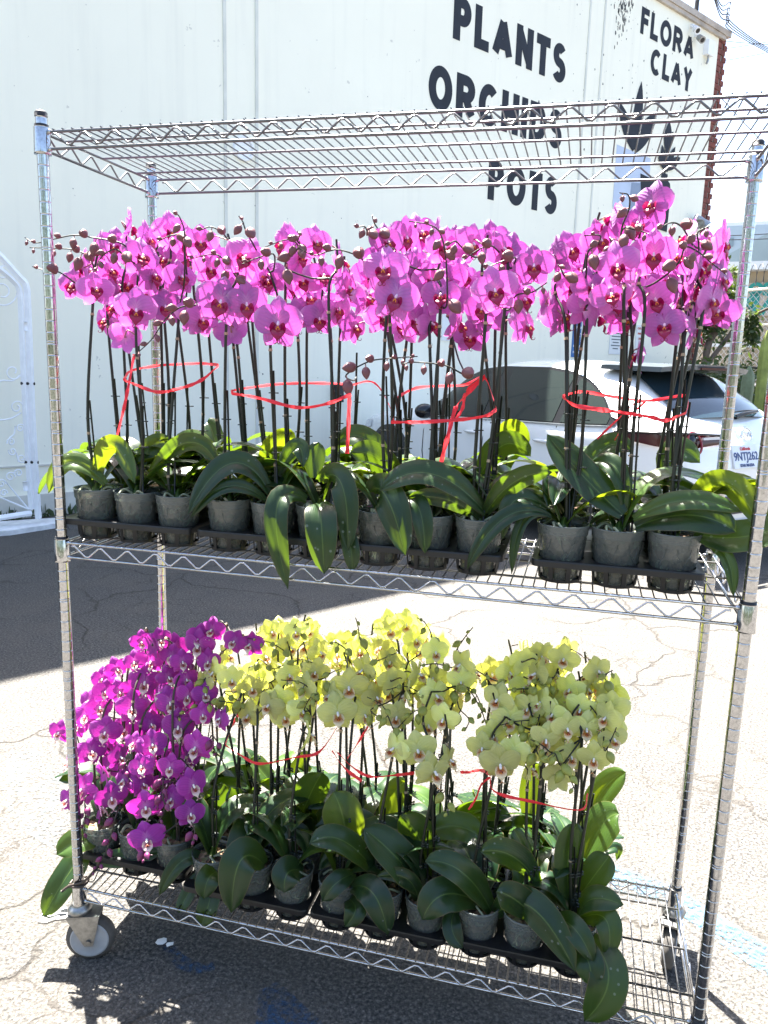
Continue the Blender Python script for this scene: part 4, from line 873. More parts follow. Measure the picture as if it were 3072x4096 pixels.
def stroke_text(word, s0, s1, z0, z1, t, parent, fn, mat='sign_black', rel_w=None, name='lettering'):
    wd = dict(I=.28, L=.78, T=.85, F=.78, S=.86, P=.9, O=1.18, C=1.08, A=1.12, D=1.02, M=1.25)
    ws = [wd.get(c, 1.) for c in word]; gap = .2; tot = sum(ws)+gap*(len(word)-1); k_ = (s1-s0)/tot; x = s0; h = z1-z0
    for c, w in zip(word, ws):
        b = MB(); ww = w*k_
        for si, ln in enumerate(GL[c]):
            P = [Vector((x+t/2+px*(ww-t) if c != 'I' else x+ww/2, z0+t/2+py*(h-t))) for px, py in ln]
            d0 = (P[1]-P[0]).normalized(); d1 = (P[-1]-P[-2]).normalized()
            if (P[0]-P[-1]).length > 1e-3:
                for e_, d_, sg_ in ((0, d0, -1), (-1, d1, 1)):
                    if abs(d_.x) < .02 or abs(d_.y) < .02 or c in 'SC': P[e_] += d_*t*.5*sg_*(0 if c in 'SC' else 1)
                    elif not (c == 'A' and P[e_].y > z0+h*.5) and not (c == 'Y' and P[e_].y < z0+h*.7): P[e_] += d_*t*.12*sg_
            else: P[-1] = P[0].copy()
            V = []
            for i in range(len(P)):
                a = (P[i]-P[i-1]) if i else ((P[-1]-P[-2]) if (P[0]-P[-1]).length < 1e-3 else d0); bb = (P[i+1]-P[i]) if i < len(P)-1 else ((P[1]-P[0]) if (P[0]-P[-1]).length < 1e-3 else d1)
                a = a.normalized(); bb = bb.normalized(); n_ = Vector((-(a+bb).y, (a+bb).x)); n_ = n_.normalized() if n_.length > 1e-6 else Vector((-a.y, a.x))
                mt = min(1.6, 1/max(.3, n_.dot(Vector((-a.y, a.x)))))
                o_ = .003+.0009*si
                V += [fn(*(P[i]+n_*t/2*mt), o_), fn(*(P[i]-n_*t/2*mt), o_)]
            for v_ in range(len(V)): V[v_] = Vector(V[v_])
            Vb = [fn(*q) for q in []]
            b.add(V, [(2*i, 2*i+1, 2*i+3, 2*i+2) for i in range(len(P)-1)], None, 0, False)
        b.build(name, mat, parent); x += ww+gap*k_
stroke_text('PLANTS', 7.22, 9.62, 5.81, 6.34, .135, bld, wp); stroke_text('ORCHIDS', 6.82, 9.63, 4.89, 5.43, .135, bld, wp); stroke_text('POTS', 8.04, 9.62, 3.94, 4.48, .135, bld, wp)
stroke_text('FLORA', 11.49, 13.2, 7.03, 7.43, .095, bld, wp); stroke_text('CLAY', 11.87, 13.22, 6.52, 6.92, .095, bld, wp)
def mural(poly, mat, off): b = MB(); b.prism(poly, lambda a, z, o_: wp(a, z, off+o_*.001), 1.); b.build('mural', mat, bld)
def lens(bx, bz, tx, tz, w, n=9):
    d = Vector((tx-bx, tz-bz)); nn = Vector((-d.y, d.x)).normalized(); A = []; B = []
    for i in range(n+1):
        u = i/n; c = Vector((bx, bz))+d*u; k_ = w*(math.sin(math.pi*min(1, .12+.88*u**1.0))**.8 if u < 1 else 0); A.append(tuple(c+nn*k_)); B.append(tuple(c-nn*k_))
    return A+B[::-1][1:]
mural([(11.09, 5.25), (12.12, 5.22), (12.15, 4.75), (12.05, 4.35), (11.85, 4.1), (11.25, 4.08), (11.1, 4.3)], 'mural_blue', .004)
mural([(11.6, 4.75), (12.1, 4.8), (12.1, 4.1), (11.55, 4.1)], 'mural_slate', .0065)
for i, (tx, tz, w) in enumerate(((11.65, 6.34, .14), (11.03, 5.9, .14), (12.2, 5.98, .16), (11.3, 5.75, .10), (11.95, 5.7, .1))): mural(lens(11.6, 5.27, tx, tz, w), 'sign_black', .006+.0015*i)
mural([(11.84, 4.93), (12.3, 4.9), (12.28, 4.6), (12.15, 4.35), (11.95, 4.4)], 'sign_black', .009)
mural([(12.34, 4.12), (12.84, 4.1), (12.86, 4.75), (12.8, 4.92), (12.7, 4.97), (12.7, 5.06), (12.5, 5.06), (12.5, 4.97), (12.38, 4.92), (12.33, 4.75)], 'sign_black', .0115)
for i, (bx, bz, tx, tz, w) in enumerate(((12.6, 5.02, 12.6, 5.9, .035), (12.6, 5.42, 12.6, 5.92, .12), (12.6, 5.5, 12.47, 5.78, .07), (12.6, 5.5, 12.75, 5.78, .07), (12.6, 5.1, 12.42, 5.5, .08), (12.55, 5.15, 12.33, 5.35, .07), (12.62, 5.1, 12.85, 5.55, .08), (12.65, 5.15, 13.05, 5.4, .09))): mural(lens(bx, bz, tx, tz, w, 8), 'sign_black', .0135+.0015*i)
b = MB()
def speck(s_, z, r, el=1.):
    n = 7; pts = []
    for q in range(n): a = 2*math.pi*q/n; rr = r*rnd.uniform(.5, 1.2); pts.append(wp(s_+rr*math.cos(a), z+rr*el*math.sin(a), .0016))
    b.add(pts, [tuple(range(n))], None, 0, False)
for q in range(300):
    x = rnd.random()
    if x < .5: speck(rnd.gauss(10.95, .15), 7.65-abs(rnd.gauss(0, .38)), rnd.uniform(.004, .022), 2.6)
    elif x < .75: speck(rnd.uniform(9.6, 13.6), rnd.uniform(5.0, 7.5), rnd.uniform(.004, .016), 1.4)
    else: speck(rnd.uniform(1.5, 13.5), rnd.uniform(.5, 6), rnd.uniform(.003, .010), 1.2)
b.build('stain', 'stain', bld)

def font_mesh(text, size, name, mat, parent, M, bold=.0):
    cu = bpy.data.curves.new(name, 'FONT'); cu.body = text; cu.size = size; cu.offset = bold; cu.extrude = .0008; cu.align_x = 'CENTER'; cu.align_y = 'CENTER'
    o = bpy.data.objects.new(name, cu); col.objects.link(o); bpy.context.view_layer.update()
    me = bpy.data.meshes.new_from_object(o.evaluated_get(bpy.context.evaluated_depsgraph_get())); bpy.data.objects.remove(o); bpy.data.curves.remove(cu)
    me.transform(M); me.materials.clear(); me.materials.append(MATS[mat]); me.name = name
    return link(name, me, parent)
def wallM(s_, z, off):   # text frame on the wall: x along the wall, y up, z out
    M = Matrix((WT, Vector((0, 0, 1)), WN)).transposed().to_4x4(); M.translation = wall_pt(s_, z, off); return M
def sign(name, s0, s1, z0, z1, label, bgm, lines, extra=None):
    o = MB(); sv = Vector(wall_pt((s0+s1)/2, z0, 0))
    vs = [wall_pt(a, z, o_)-sv for a in (s0, s1) for o_ in (.001, .012) for z in (z0, z1)]
    o.add(vs, [(0, 1, 3, 2), (4, 6, 7, 5), (0, 4, 5, 1), (2, 3, 7, 6), (0, 2, 6, 4), (1, 5, 7, 3)], None, 0, False)
    root = o.build(name, bgm); root.location = sv; tag(root, label, 'sign')
    for txt, z, size, mat in lines:
        M = wallM((s0+s1)/2, z, .0142); M.translation -= sv; font_mesh(txt, size, 'lettering', mat, root, M, .002)
    return root
sign('wall_sign', 7.24, 7.53, 1.94, 2.36, 'small white notice low on the white wall beyond the bonnet of the car', 'sign_white', [('NO PARKING', 2.0, .04, 'sign_text')][:0])
sign('wall_sign', 10.26, 10.53, 1.80, 2.38, 'blue parking notice on the white wall above the car roof', 'sign_blue', [('PARKING', 2.28, .055, 'sign_white'), ('ONLY', 2.16, .085, 'sign_white'), ('MINIMUM', 1.98, .05, 'sign_white'), ('FINE $250', 1.88, .05, 'sign_white')])
o = sign('wall_sign', 11.33, 11.69, 1.88, 2.5, 'tall white notice with lines of small dark print on the wall', 'sign_white', [])
b = MB()
for i in range(10):
    zz = 2.44-.052*i; hw = rnd.uniform(.08, .15); vs = [wall_pt(11.51+a, zz+c, .0135)-Vector(o.location) for a, c in ((-hw, 0), (hw, 0), (hw, .018), (-hw, .018))]; b.add(vs, [(0, 1, 2, 3)], None, 0, False)
b.build('small_print', 'sign_text', o)
sign('wall_sign', 12.14, 12.42, 1.78, 2.42, 'grey framed notice with red print at the right end of the wall', 'sign_white', [('CUSTOMER', 2.36, .045, 'sign_red'), ('PARKING', 2.27, .045, 'sign_red'), ('ONLY', 2.18, .05, 'sign_red')])
# fixtures
def wthing(name, label, cat, s_, z): return thing(name, label, cat, wall_pt(s_, z, 0))
MW = Matrix((WT, Vector((0, 0, 1)), WN)).transposed()   # local (along, up, out) -> world
def wl(a, c, o_): return WT*a+Vector((0, 0, c))+WN*o_
t = wthing('wall_vent', 'round grey vent in the white wall behind the top shelf', 'vent', 4.08, 3.86)
b = MB(); b.lathe([(.13, .001), (.13, .03), (.105, .035), (.10, .012)], n=24, M=MW); b.build('ring', 'white_metal', t); b = MB(); b.lathe([(.099, .004), (.099, .010), (0, .012)], n=24, M=MW); b.build('cover', 'stain', t)
t = wthing('wall_box', 'small black box fixed to the white wall ahead of the car bonnet', 'wall box', 5.42, 1.10)
b = MB(); b.box(wl(0, .12, .05), (.09, .24, .09), M=MW); b.build('housing', 'black_plastic', t); b = MB(); b.box(wl(0, .14, .101), (.06, .09, .008), M=MW); b.build('face', 'dark_metal', t)
for i, (s_, z) in enumerate(((13.02, 7.50), (13.2, 7.40))):
    t = wthing('security_camera', ('upper', 'lower')[i]+' of two security cameras high on the wall under the roof edge', 'security camera', s_, z); t['group'] = 'security cameras under the roof edge'
    b = MB(); b.box(wl(0, .05, .03), (.05, .05, .06), M=MW); b.build('bracket', 'white_metal', t)
    b = MB(); dirm = MW @ Matrix.Rotation(R(40), 3, 'X') @ Matrix.Rotation(R(-20), 3, 'Y'); b.lathe([(.0, -.02), (.05, -.01), (.055, .07), (.06, .13)], c=wl(0, 0, .08), n=16, M=dirm); b.build('housing', 'white_metal' if i == 0 else 'grey_metal', t)
    b = MB(); b.lathe([(.040, .1305), (.03, .125), (.0, .127)], c=wl(0, 0, .08), n=16, M=dirm); b.build('lens', 'dark_metal', t)
t = wthing('junction_box', 'white junction box high on the wall beside the brick corner', 'junction box', 13.62, 7.22); b = MB(); b.box(wl(0, .12, .05), (.2, .24, .1), M=MW); b.build('box', 'white_metal', t); b = MB(); b.tube([wl(0, 0, .05), wl(.0, -.08, .05), wl(-.05, -.14, .06)], .02); b.build('outlet', 'grey_metal', t)
t = wthing('flood_light', 'pair of grey floodlights on the wall edge beside the brick corner', 'floodlight', 13.75, 4.42)
b = MB(); b.box(wl(0, .0, .03), (.10, .10, .06), M=MW); b.tube([wl(.05, -.05, .03), wl(.05, -4.2, .03)], .018); b.build('bracket', 'white_metal', t)
for sg in (-1, 1):
    b = MB(); dm = MW @ Matrix.Rotation(R(55), 3, 'X') @ Matrix.Rotation(R(25*sg), 3, 'Y'); b.lathe([(.02, -.02), (.045, .02), (.06, .10), (.105, .2), (.11, .22), (.09, .21), (0, .16)], c=wl(.06*sg, .06, .08), n=18, M=dm); b.build('lamp_head', 'grey_metal', t)
t = thing('service_mast', 'black cable head with looped wires on the roof corner of the building', 'cable mast', wall_pt(13.25, BH+.1, -.05))
b = MB(); b.tube(smooth_path([wl(0, 0, 0), wl(0, .25, 0), wl(.02, .42, .05), wl(.1, .5, .15), wl(.16, .42, .2)], 4), [.04]*9+[.07]*8, 10); b.build('head', 'dark_metal', t)
b = MB(); base_ = Vector(t.location)
for q in range(4):
    e = at_depth(1700, 112+6*q, 18)-base_; st = wl(.15, .4-.03*q, .2); b.tube(smooth_path([st, wl(.4, .2-.06*q, .25), wl(.6, .3-.10*q, .3), wl(.8, .1-.05*q, .2), (wl(.9, .1, .3)+e)/2+Vector((0, 0, -.15)), e], 6), .009, 6)
b.build('cable', 'cable', t)

# ------------------------------------------------------------------ the ornate white gate at the left
def gp(u, v, off=.55):
    s_, z = on_wall(u, v, off); return wall_pt(s_, z, off)
gbase = gp(75, 1118); gate = thing('garden_gate', 'white scrolled metal gate standing against the wall at the left', 'gate', gbase)
gr = lambda u, v: gp(u, v)-gbase
b = MB(); b.tube(smooth_path([gr(-60, 500), gr(-5, 548), gr(40, 597), gr(56, 617), gr(60, 660), gr(64, 760), gr(71, 930), gr(83, 1120)], 5), .030, 4); b.build('outer_frame', 'white_metal', gate)
b = MB(); b.tube(smooth_path([gr(-60, 535), gr(-5, 578), gr(28, 606), gr(42, 628), gr(46, 680), gr(49, 760), gr(57, 930), gr(68, 1100)], 5), .026, 4); b.tube([gr(68, 1108), gr(-60, 1128)], .026, 4); b.build('inner_frame', 'white_metal', gate)
def spiral(cu, cv, r, a0, turns, sgn=1):
    pts = []
    n = 26
    for i in range(n+1):
        t_ = i/n; a = R(a0)+sgn*turns*2*math.pi*t_; rr = r*(1-.72*t_); pts.append(gr(cu+rr*math.cos(a), cv-rr*math.sin(a)))
    return pts
for cu, cv, r, a0, tn, sg in ((5, 632, 32, 0, 1.3, -1), (8, 590, 18, 0, 1.2, 1), (28, 803, 19, 0, 1.1, -1), (36, 880, 15, 0, 1.2, 1), (44, 925, 9, 20, 1.3, 1), (24, 955, 9, 200, 1.3, -1), (27, 975, 9, 160, 1.3, 1), (47, 990, 10, -20, 1.3, -1), (22, 1030, 11, 0, 1.2, 1), (40, 1022, 9, 180, 1.2, -1), (3, 1045, 10, 0, 1.2, 1), (8, 1065, 8, 0, 1.2, 1)):
    b = MB(); b.tube(spiral(cu, cv, r, a0, tn, sg), .007, 6); b.build('scroll', 'white_metal', gate)
for pts_ in ([gr(33, 920), gr(30, 938), gr(20, 946)], [gr(35, 978), gr(38, 990), gr(40, 998)], [gr(62, 1100), gr(12, 1040)], [gr(62, 1100), gr(-30, 1062)], [gr(-20, 830), gr(5, 822), gr(28, 822), gr(46, 808)], [gr(-20, 908), gr(20, 905), gr(46, 892)]):
    b = MB(); b.tube(smooth_path(pts_, 4), .0075, 6); b.build('scroll_bar', 'white_metal', gate)

b = MB()
for v in (705, 1050): b = MB(); b.tube([gr(54, v-10), gr(56, v+10)], .022, 8); b.build('hinge', 'white_metal', gate)
for u, v in ((60, 828), (68, 998)): b = MB(); b.tube([gr(u-20, v-1), gr(u-8, v-1), gr(u+8, v+1), gr(u+18, v+1)], [.012, .036, .036, .012], 8) if False else b.tube([gr(u-15, v), gr(u+15, v+1)], .014, 8); b.build('cable_tie', 'black_plastic', gate)
b = MB(); p = [at_z(-60, 1152, .045), at_z(22, 1146, .045), at_z(140, 1128, .045), at_z(140, 1117, .045), at_z(-60, 1130, .045)]; lo_ = [Vector((q.x, q.y, .001)) for q in p]; n = len(p)
b.add(p+lo_, [tuple(range(n)), tuple(range(2*n-1, n-1, -1))]+[(i, i+n, (i+1) % n+n, (i+1) % n) for i in range(n)], None, 0, False)
tag(b.build('plank', 'white_plank'), 'white weathered plank lying under the scrolled gate', 'plank')
b = MB()
for q in range(90):
    s_ = rnd.uniform(.6, 2.1); c = wall_pt(s_, .0, .06+abs(rnd.gauss(0, .05))); h = rnd.uniform(.03, .14); d_ = Vector((rnd.uniform(-.08, .08), rnd.uniform(-.08, .08), h)); w = Vector((rnd.uniform(-.02, .02), rnd.uniform(-.02, .02), 0))
    b.add([c-w*.4, c+w*.4, c+d_*.6+w, c+d_, c+d_*.6-w], [(0, 1, 2, 3, 4)], None, 0, False)
tag(b.build('weeds', 'tree_leaf'), 'low green weeds growing along the foot of the white wall', 'weeds', None, 'stuff')

# ------------------------------------------------------------------ the white hatchback
CS = 1.0924
car = thing('parked_car', 'white hatchback parked nose to the wall, seen behind the orchid stems', 'car', (2.5885, 5.4507, 0), None, (0, 0, R(138.56)))
car.scale = (CS,)*3
X_ = [0.0, .06, .15, .35, .7, 1.1, 1.6, 2.2, 2.68, 3.0, 3.27, 3.85, 4.28, 4.47, 4.55]
WM = [.72, .80, .84, .875, .895, .90, .90, .90, .90, .898, .89, .87, .80, .64, .50]
ZBL = [.72, .88, .97, 1.00, 1.01, 1.00, .985, .97, .955, .945, .935, .895, .82, .72, .65]
ZTP = [.74, .94, 1.06, 1.22, 1.42, 1.51, 1.545, 1.545, 1.47, 1.25, 1.05, .975, .89, .78, .68]
WTP = [.66, .70, .69, .66, .61, .585, .575, .575, .585, .64, .74, .76, .70, .55, .42]
ip = lambda x, L: float(np.interp(x, X_, L))
def sect(x):
    w, zb, zt, wt = ip(x, WM), ip(x, ZBL), ip(x, ZTP), ip(x, WTP); zr = zt-min(.085, (zt-zb)*.3); wb = .955*w
    low = .22 if .3 < x < 4.1 else .26
    return [(0, low), (.80*w, low), (.955*w, low+.08), (.99*w, .42), (.995*w, .44), (w, .60), (.99*w, max(.62, zb-.16)), (.985*w, zb-.05), (wb, zb), (wt+(wb-wt)*.52, zb+(zr-zb)*.55), (wt, zr), (wt*.80, zt-.028*(zt > zb+.1)-.006), (wt*.4, zt-.004), (0, zt)]
b = MB(); ST = []
xs = [0.0, .03, .06, .1, .15, .24, .35, .5, .7, .9, 1.1, 1.35, 1.6, 1.9, 2.2, 2.5, 2.68, 2.85, 3.0, 3.13, 3.27, 3.5, 3.7, 3.85, 4.1, 4.28, 4.38, 4.47, 4.55]
P = []
for x in xs:
    h = sect(x); full = [(y, z) for y, z in h]+[(-y, z) for y, z in h[-2:0:-1]]
    P += [(x, y, z) for y, z in full]
nv = len(full); b.grid(P, len(xs), nv, 0, None, True, True)
b.f += [tuple(range(nv)), tuple(range((len(xs)-1)*nv, len(xs)*nv))[::-1]]; b.mi += [0, 0]; b.smooth += [True]*2
fi = 0
for i in range(len(xs)-1):
    for j in range(nv):
        if j in (0, 1, 2) or nv-j in (1, 2, 3): b.mi[i*nv+j] = 1
body = b.build('body', ['car_paint', 'car_cladding'], car); md = body.modifiers.new('subsurf', 'SUBSURF'); md.levels = 1; md.render_levels = 2
def side(x, z, off=.0):   # point on the left flank
    h = sect(x)[3:11]; zs = [q[1] for q in h]; y = float(np.interp(z, zs, [q[0] for q in h])); return Vector((x, y+off, z))
def panel(name, top, bot, x0, x1, mat, off, n=14, parent=car, k_=5):
    b = MB(); P = []
    for i in range(n):
        x = x0+(x1-x0)*i/(n-1); a, c = float(np.interp(x, *bot)), float(np.interp(x, *top))
        for j in range(k_): z = a+(c-a)*j/(k_-1); P.append(side(x, z, off))
    b.grid(P, n, k_, 0); return b.build(name, mat, parent)
zu = ([.70, .86, 1.1, 1.35, 1.6, 2.2, 2.48, 2.64, 2.84, 3.08, 3.17], [1.05, 1.21, 1.345, 1.415, 1.445, 1.445, 1.415, 1.355, 1.215, 1.03, .965])
zl = ([.70, .86, 1.1, 2.2, 2.84, 3.17], [1.045, 1.035, 1.025, .998, .975, .962])
for sg in (1,):
    fr_ = panel('window_surround', (zu[0], [z+.022 for z in zu[1]]), (zl[0], [z-.016 for z in zl[1]]), .66, 3.21, 'gloss_black', .007, 36)
    panel('side_window', zu, zl, 2.19, 3.11, 'car_glass', .012); panel('side_window', zu, zl, 1.30, 2.06, 'car_glass', .012); panel('quarter_window', zu, zl, .74, 1.22, 'car_glass', .012)
    b = MB(); b.tube([side(x, float(np.interp(x, *zl))-.016, .014) for x in np.linspace(.68, 3.19, 26)], .007, 6); b.tube([side(x, float(np.interp(x, *zu))+.024, .010) for x in np.linspace(.64, 1.25, 8)], .007, 6); b.build('window_trim', 'trim_chrome', car)
def seam(pts, r=.004): b = MB(); b.tube([side(x, z, .0015) for x, z in pts], r, 5); b.build('door_seam', 'dark_metal', car)
seam([(2.12, .98), (2.12, .8), (2.12, .6), (2.12, .46)]); seam([(1.24, .99), (1.22, .85), (1.16, .72), (1.2, .6)]); seam([(3.0, .95), (3.03, .8), (3.03, .6), (3.0, .46)])
for x in (2.27, 1.36):
    b = MB(); b.ball(side(x, .855, .018), .11, .016, .016, 12, 7); b.build('door_handle', 'car_paint', car)
# mirror
b = MB(); b.ball((2.85, 1.02, 1.01), .07, .115, .075, 14, 9); b.build('mirror', 'gloss_black', car); b = MB(); b.tube([(2.87, .88, .955), (2.86, .97, .975)], .03, 8); b.build('mirror_arm', 'gloss_black', car)
# wheels and black arch mouldings
for x in (.86, 3.66):
    for sg in (1, -1):
        yo = ip(x, WM)*.998
        b = MB(); b.lathe([(.20, -.10), (.33, -.10), (.345, -.06), (.345, .06), (.33, .10), (.22, .10)], n=36, M=Matrix.Rotation(R(90), 3, 'X')); w = link('wheel', b.mesh('wheel', 'tyre'), car, (x, sg*(yo-.045), .345))
        b = MB(); b.lathe([(.0, .02), (.05, .055), (.09, .06), (.21, .075), (.23, .10), (.23, -.02)], n=30, M=Matrix.Rotation(R(-90*sg), 3, 'X')); b.build('rim', 'zinc', w)
        b = MB(); P = []
        for i in range(25):
            a = R(-8+196*i/24)
            for r, o_ in ((.0, .006), (.39, .006), (.392, .012), (.455, .012), (.457, .0)): 
                xx = x+r*math.cos(a); zz = max(.25, .36+r*math.sin(a)); p = side(min(4.4, max(.05, xx)), min(max(zz, .43), .80), o_); P.append((xx, sg*(p.y if r > .1 else yo+.005), zz))
        b.grid(P, 25, 5, 0, None, False); b.build('wheel_arch', 'car_cladding', car)
# rear end
def rear(z, y, off=0.):   # point on the tailgate skin
    x = float(np.interp(z, ZTP[:6], X_[:6])); return Vector((x-off, y, z))
b = MB(); P = []
for i in range(9):
    u = i/8; z = 1.10+u*.34; hw = .60-.09*u; x = float(np.interp(z, ZTP[:6], X_[:6]))
    for j in range(11): v = -1+2*j/10; P.append((x-.016+.05*v*v*v*v*0+.10*v*v*(1-u*.3), v*hw, z+.028-.02*v*v))
b.grid(P, 9, 11, 0); b.build('rear_window', 'rear_glass', car)
b = MB(); P = []
for i in range(7):
    u = i/6; x = 1.06-.64*u; hw = .585-.01*u
    for j in range(13): v = -1+2*j/12; P.append((x+.06*v*v*u, v*hw, 1.522-.012*u-.028*v*v+.006))
b.grid(P, 7, 13, 0); P2 = []
for i in range(7):
    u = i/6; x = 1.06-.64*u
    for j in range(13): v = -1+2*j/12; P2.append((x+.06*v*v*u+.02, v*.57, 1.490-.012*u-.028*v*v))
b.grid(P2, 7, 13, 0); b.grid(P[6*13:]+P2[6*13:], 2, 13, 0, None, False)
for sg in (0, 12): b.grid([P[i*13+sg] for i in range(7)]+[P2[i*13+sg] for i in range(7)], 2, 7, 0, None, False)
sp = b.build('spoiler', 'spoiler', car)
b = MB(); b.box((.425, 0, 1.485), (.012, .34, .018)); b.build('brake_light', 'tail_red', sp)
for sg in (1, -1):
    b = MB(); ctr = [(.60, .905), (.42, .885), (.27, .862), (.17, .835), (.10, .76), (.075, .66), (.062, .5), (.055, .34)]
    P = []
    for i, (x, y) in enumerate(ctr):
        hz = (.03, .055, .075, .085, .085, .08, .06, .045)[i]
        for z in (1.0-hz*.25-hz*.55, .985, 1.0+hz*.45): P.append((x-.014*(i > 3)+(.02 if z > .99 else 0), sg*(y+.012*(i <= 3)), z-.02))
    b.grid(P, 8, 3, 0); tl = b.build('tail_light', 'tail_red', car)
    b = MB(); b.tube([(x-.018*(i > 3), sg*(y+.014*(i <= 3)), 1.0+(.03, .055, .075, .085, .085, .08, .06, .045)[i]*.45-.018) for i, (x, y) in enumerate(ctr)], .010, 5); b.build('lamp_trim', 'gloss_black', tl)
    b = MB(); b.tube([(.088+.045*(.5+.5*math.cos(a)) if False else .10+.03*math.sin(a)-.045, sg*(.70+.075*math.cos(a)), .955+.075*math.sin(a)) for a in np.linspace(0, 6.283, 25)], .009, 6); b.build('lamp_ring', 'tail_ring', tl)
    b = MB(); b.lathe([(0, 0), (.06, .0), (.062, .02)], c=(.062, sg*.70, .955), n=20, M=Matrix.Rotation(R(90), 3, 'Y')); b.build('lamp_lens', 'gloss_black', tl)
    b = MB(); b.box((.046, sg*.52, .985), (.012, .2, .018)); b.build('reverse_lamp', 'lamp_clear', tl)
# emblem, plate, badge, wiper
def rM(y, z, off): 
    M = Matrix((Vector((0, -1, 0)), Vector((.28, 0, .96)), Vector((-.96, 0, .28)))).transposed().to_4x4(); M.translation = rear(z, y, off); return M
M = rM(0, 1.0, .012); b = MB()
b.tube([M @ Vector((.062*math.cos(a), .052*math.sin(a), 0)) for a in np.linspace(0, 6.283, 29)], .008, 6)
b.tube([M @ Vector(q) for q in ((-.058, .018, 0), (-.03, .012, .004), (0, -.022, .006), (.03, .012, .004), (.058, .018, 0))], .007, 6); b.build('emblem', 'trim_chrome', car)
M = rM(.02, .83, .02); M.translation = Vector((.022, .10, .84)); b = MB(); b.box((0, 0, 0), (.325, .175, .012)); me = b.mesh('plate_frame', 'plate_white'); me.transform(M); pf = link('license_plate', me, car)
for txt, dy, size, mat in (('California', .058, .034, 'plate_red'), ('9NTJ262', -.002, .088, 'plate_blue'), ('STAR MAZDA', -.069, .03, 'plate_blue')): font_mesh(txt, size, 'lettering', mat, pf, M @ Matrix.Translation((0, dy, .0085)), .0012)
M = rM(.55, .83, .012); M.translation = Vector((.035, .56, .84)); font_mesh('CX-30', .055, 'badge', 'trim_chrome', car, M, .001)
b = MB(); b.tube([(.20, .0, 1.125), (.185, -.1, 1.15), (.21, -.3, 1.165), (.27, -.42, 1.16)], [.022, .016, .012, .008], 6); b.tube([(.19, .12, 1.16), (.20, -.1, 1.172), (.24, -.36, 1.17)], .007, 5); b.build('rear_wiper', 'black_plastic', car)
b = MB(); b.box((.02, 0, .48), (.06, 1.36, .14)); b.box((.0, 0, .30), (.08, 1.3, .10)); b.build('rear_bumper', 'car_cladding', car)
b = MB(); P = []
for i in range(8):
    x = 4.46-.36*i/7
    for z in (.70+.06*(i/7), .80+.045*(i/7)): p = side(x, z, .012); P.append((p.x, p.y, p.z))
b.grid(P, 8, 2, 0); b.build('headlight', 'lamp_clear', car)

# ------------------------------------------------------------------ beyond the wall corner
def dpt(u, v, d_): return at_depth(u, v, d_)
# chain-link fence
f0, f1 = dpt(1478, 900, 17.5), dpt(1800, 900, 14.5); f0.z = f1.z = 0; fv = (f1-f0).normalized(); FL = (f1-f0).length; FH = 3.3
fence = thing('chain_link_fence', 'chain link fence with coiled wire on top beyond the car', 'fence', f0)
b = MB(); hh = .14; n = int((FL+FH)/hh)
for i in range(n):
    a = i*hh
    for sg in (1, -1):
        p0, p1 = (a, 0), (a-FH, FH)
        if sg < 0: p0, p1 = (a-FH, 0), (a, FH)
        def cl(p, q):
            (x0, z0), (x1, z1) = p, q
            for lim in (0, FL):
                pass
            t0, t1 = 0., 1.; dx = x1-x0
            if dx == 0: return None
            ta, tb = sorted(((0-x0)/dx, (FL-x0)/dx)); t0, t1 = max(t0, ta), min(t1, tb)
            return None if t0 >= t1 else ((x0+dx*t0, z0+(z1-z0)*t0), (x0+dx*t1, z0+(z1-z0)*t1))
        c = cl(p0, p1)
        if c: b.tube([fv*c[0][0]+Vector((0, 0, c[0][1])), fv*c[1][0]+Vector((0, 0, c[1][1]))], .006, 4, 0, False)
b.build('wire_mesh', 'galvanised', fence)
for a in (0, FL*.33, FL*.66, FL): b = MB(); b.tube([fv*a, fv*a+Vector((0, 0, FH+.3))], .035, 10); b.build('post', 'galvanised', fence)
for z in (1.4, 2.6, FH): b = MB(); b.tube([Vector((0, 0, z)), fv*FL+Vector((0, 0, z))], .028, 8); b.build('rail', 'galvanised', fence)
b = MB(); b.tube([fv*(FL*i/260)+Vector((.0, .18*math.cos(i*.5), FH+.3+.2*math.sin(i*.5))) for i in range(261)], .006, 4); b.build('barbed_coil', 'dark_metal', fence)
# tan shop with teal letters
def house(name, label, cat, u, v_top, d_, w, dp_, mat, roof=None, yaw=-10):
    c = dpt(u, 700, d_); top = dpt(u, v_top, d_).z; c.z = 0; t = thing(name, label, cat, c, None, (0, 0, R(yaw)))
    b = MB(); b.box((0, dp_/2, top/2), (w, dp_, top)); b.build('wall', mat, t); return t, top
shop, tp = house('shop', 'tan shop with teal letters seen through the chain link fence', 'shop', 1650, 588, 24, 9.0, 5, 'tan_wall')
b = MB(); b.box((0, 2.4, tp+.12), (9.6, 5.8, .24)); b.build('roof', 'far_white', shop)
b = MB(); z2 = dpt(1620, 682, 24).z; z1 = dpt(1620, 612, 24).z; b.box((0, -.06, (z1+z2)/2), (8.6, .1, z1-z2)); pan = b.build('sign_panel', 'coping', shop)
b = MB(); b.box((0, -.05, z2-.9), (9.01, .09, .1)); b.build('band', 'far_white', shop)
for txt, zz, sz in (('OS', z2+(z1-z2)*.78, .5), ('MA', z2+(z1-z2)*.35, 1.0)):
    M = Matrix(((1, 0, 0, -.22), (0, 0, -1, -.15), (0, 1, 0, zz), (0, 0, 0, 1))); font_mesh(txt, sz, 'lettering', 'teal', shop, M, .03)
fw, tp = house('far_building', 'pale tall building far off beside the right posts', 'building', 1618, 492, 75, 7, 8, 'far_blue')
b = MB()
for i in range(4):
    for j in range(7): b.box((-2.6+1.7*i, -.06, tp-1.5-j*1.7), (.9, .14, .8))
b.build('window', 'far_glass', fw)
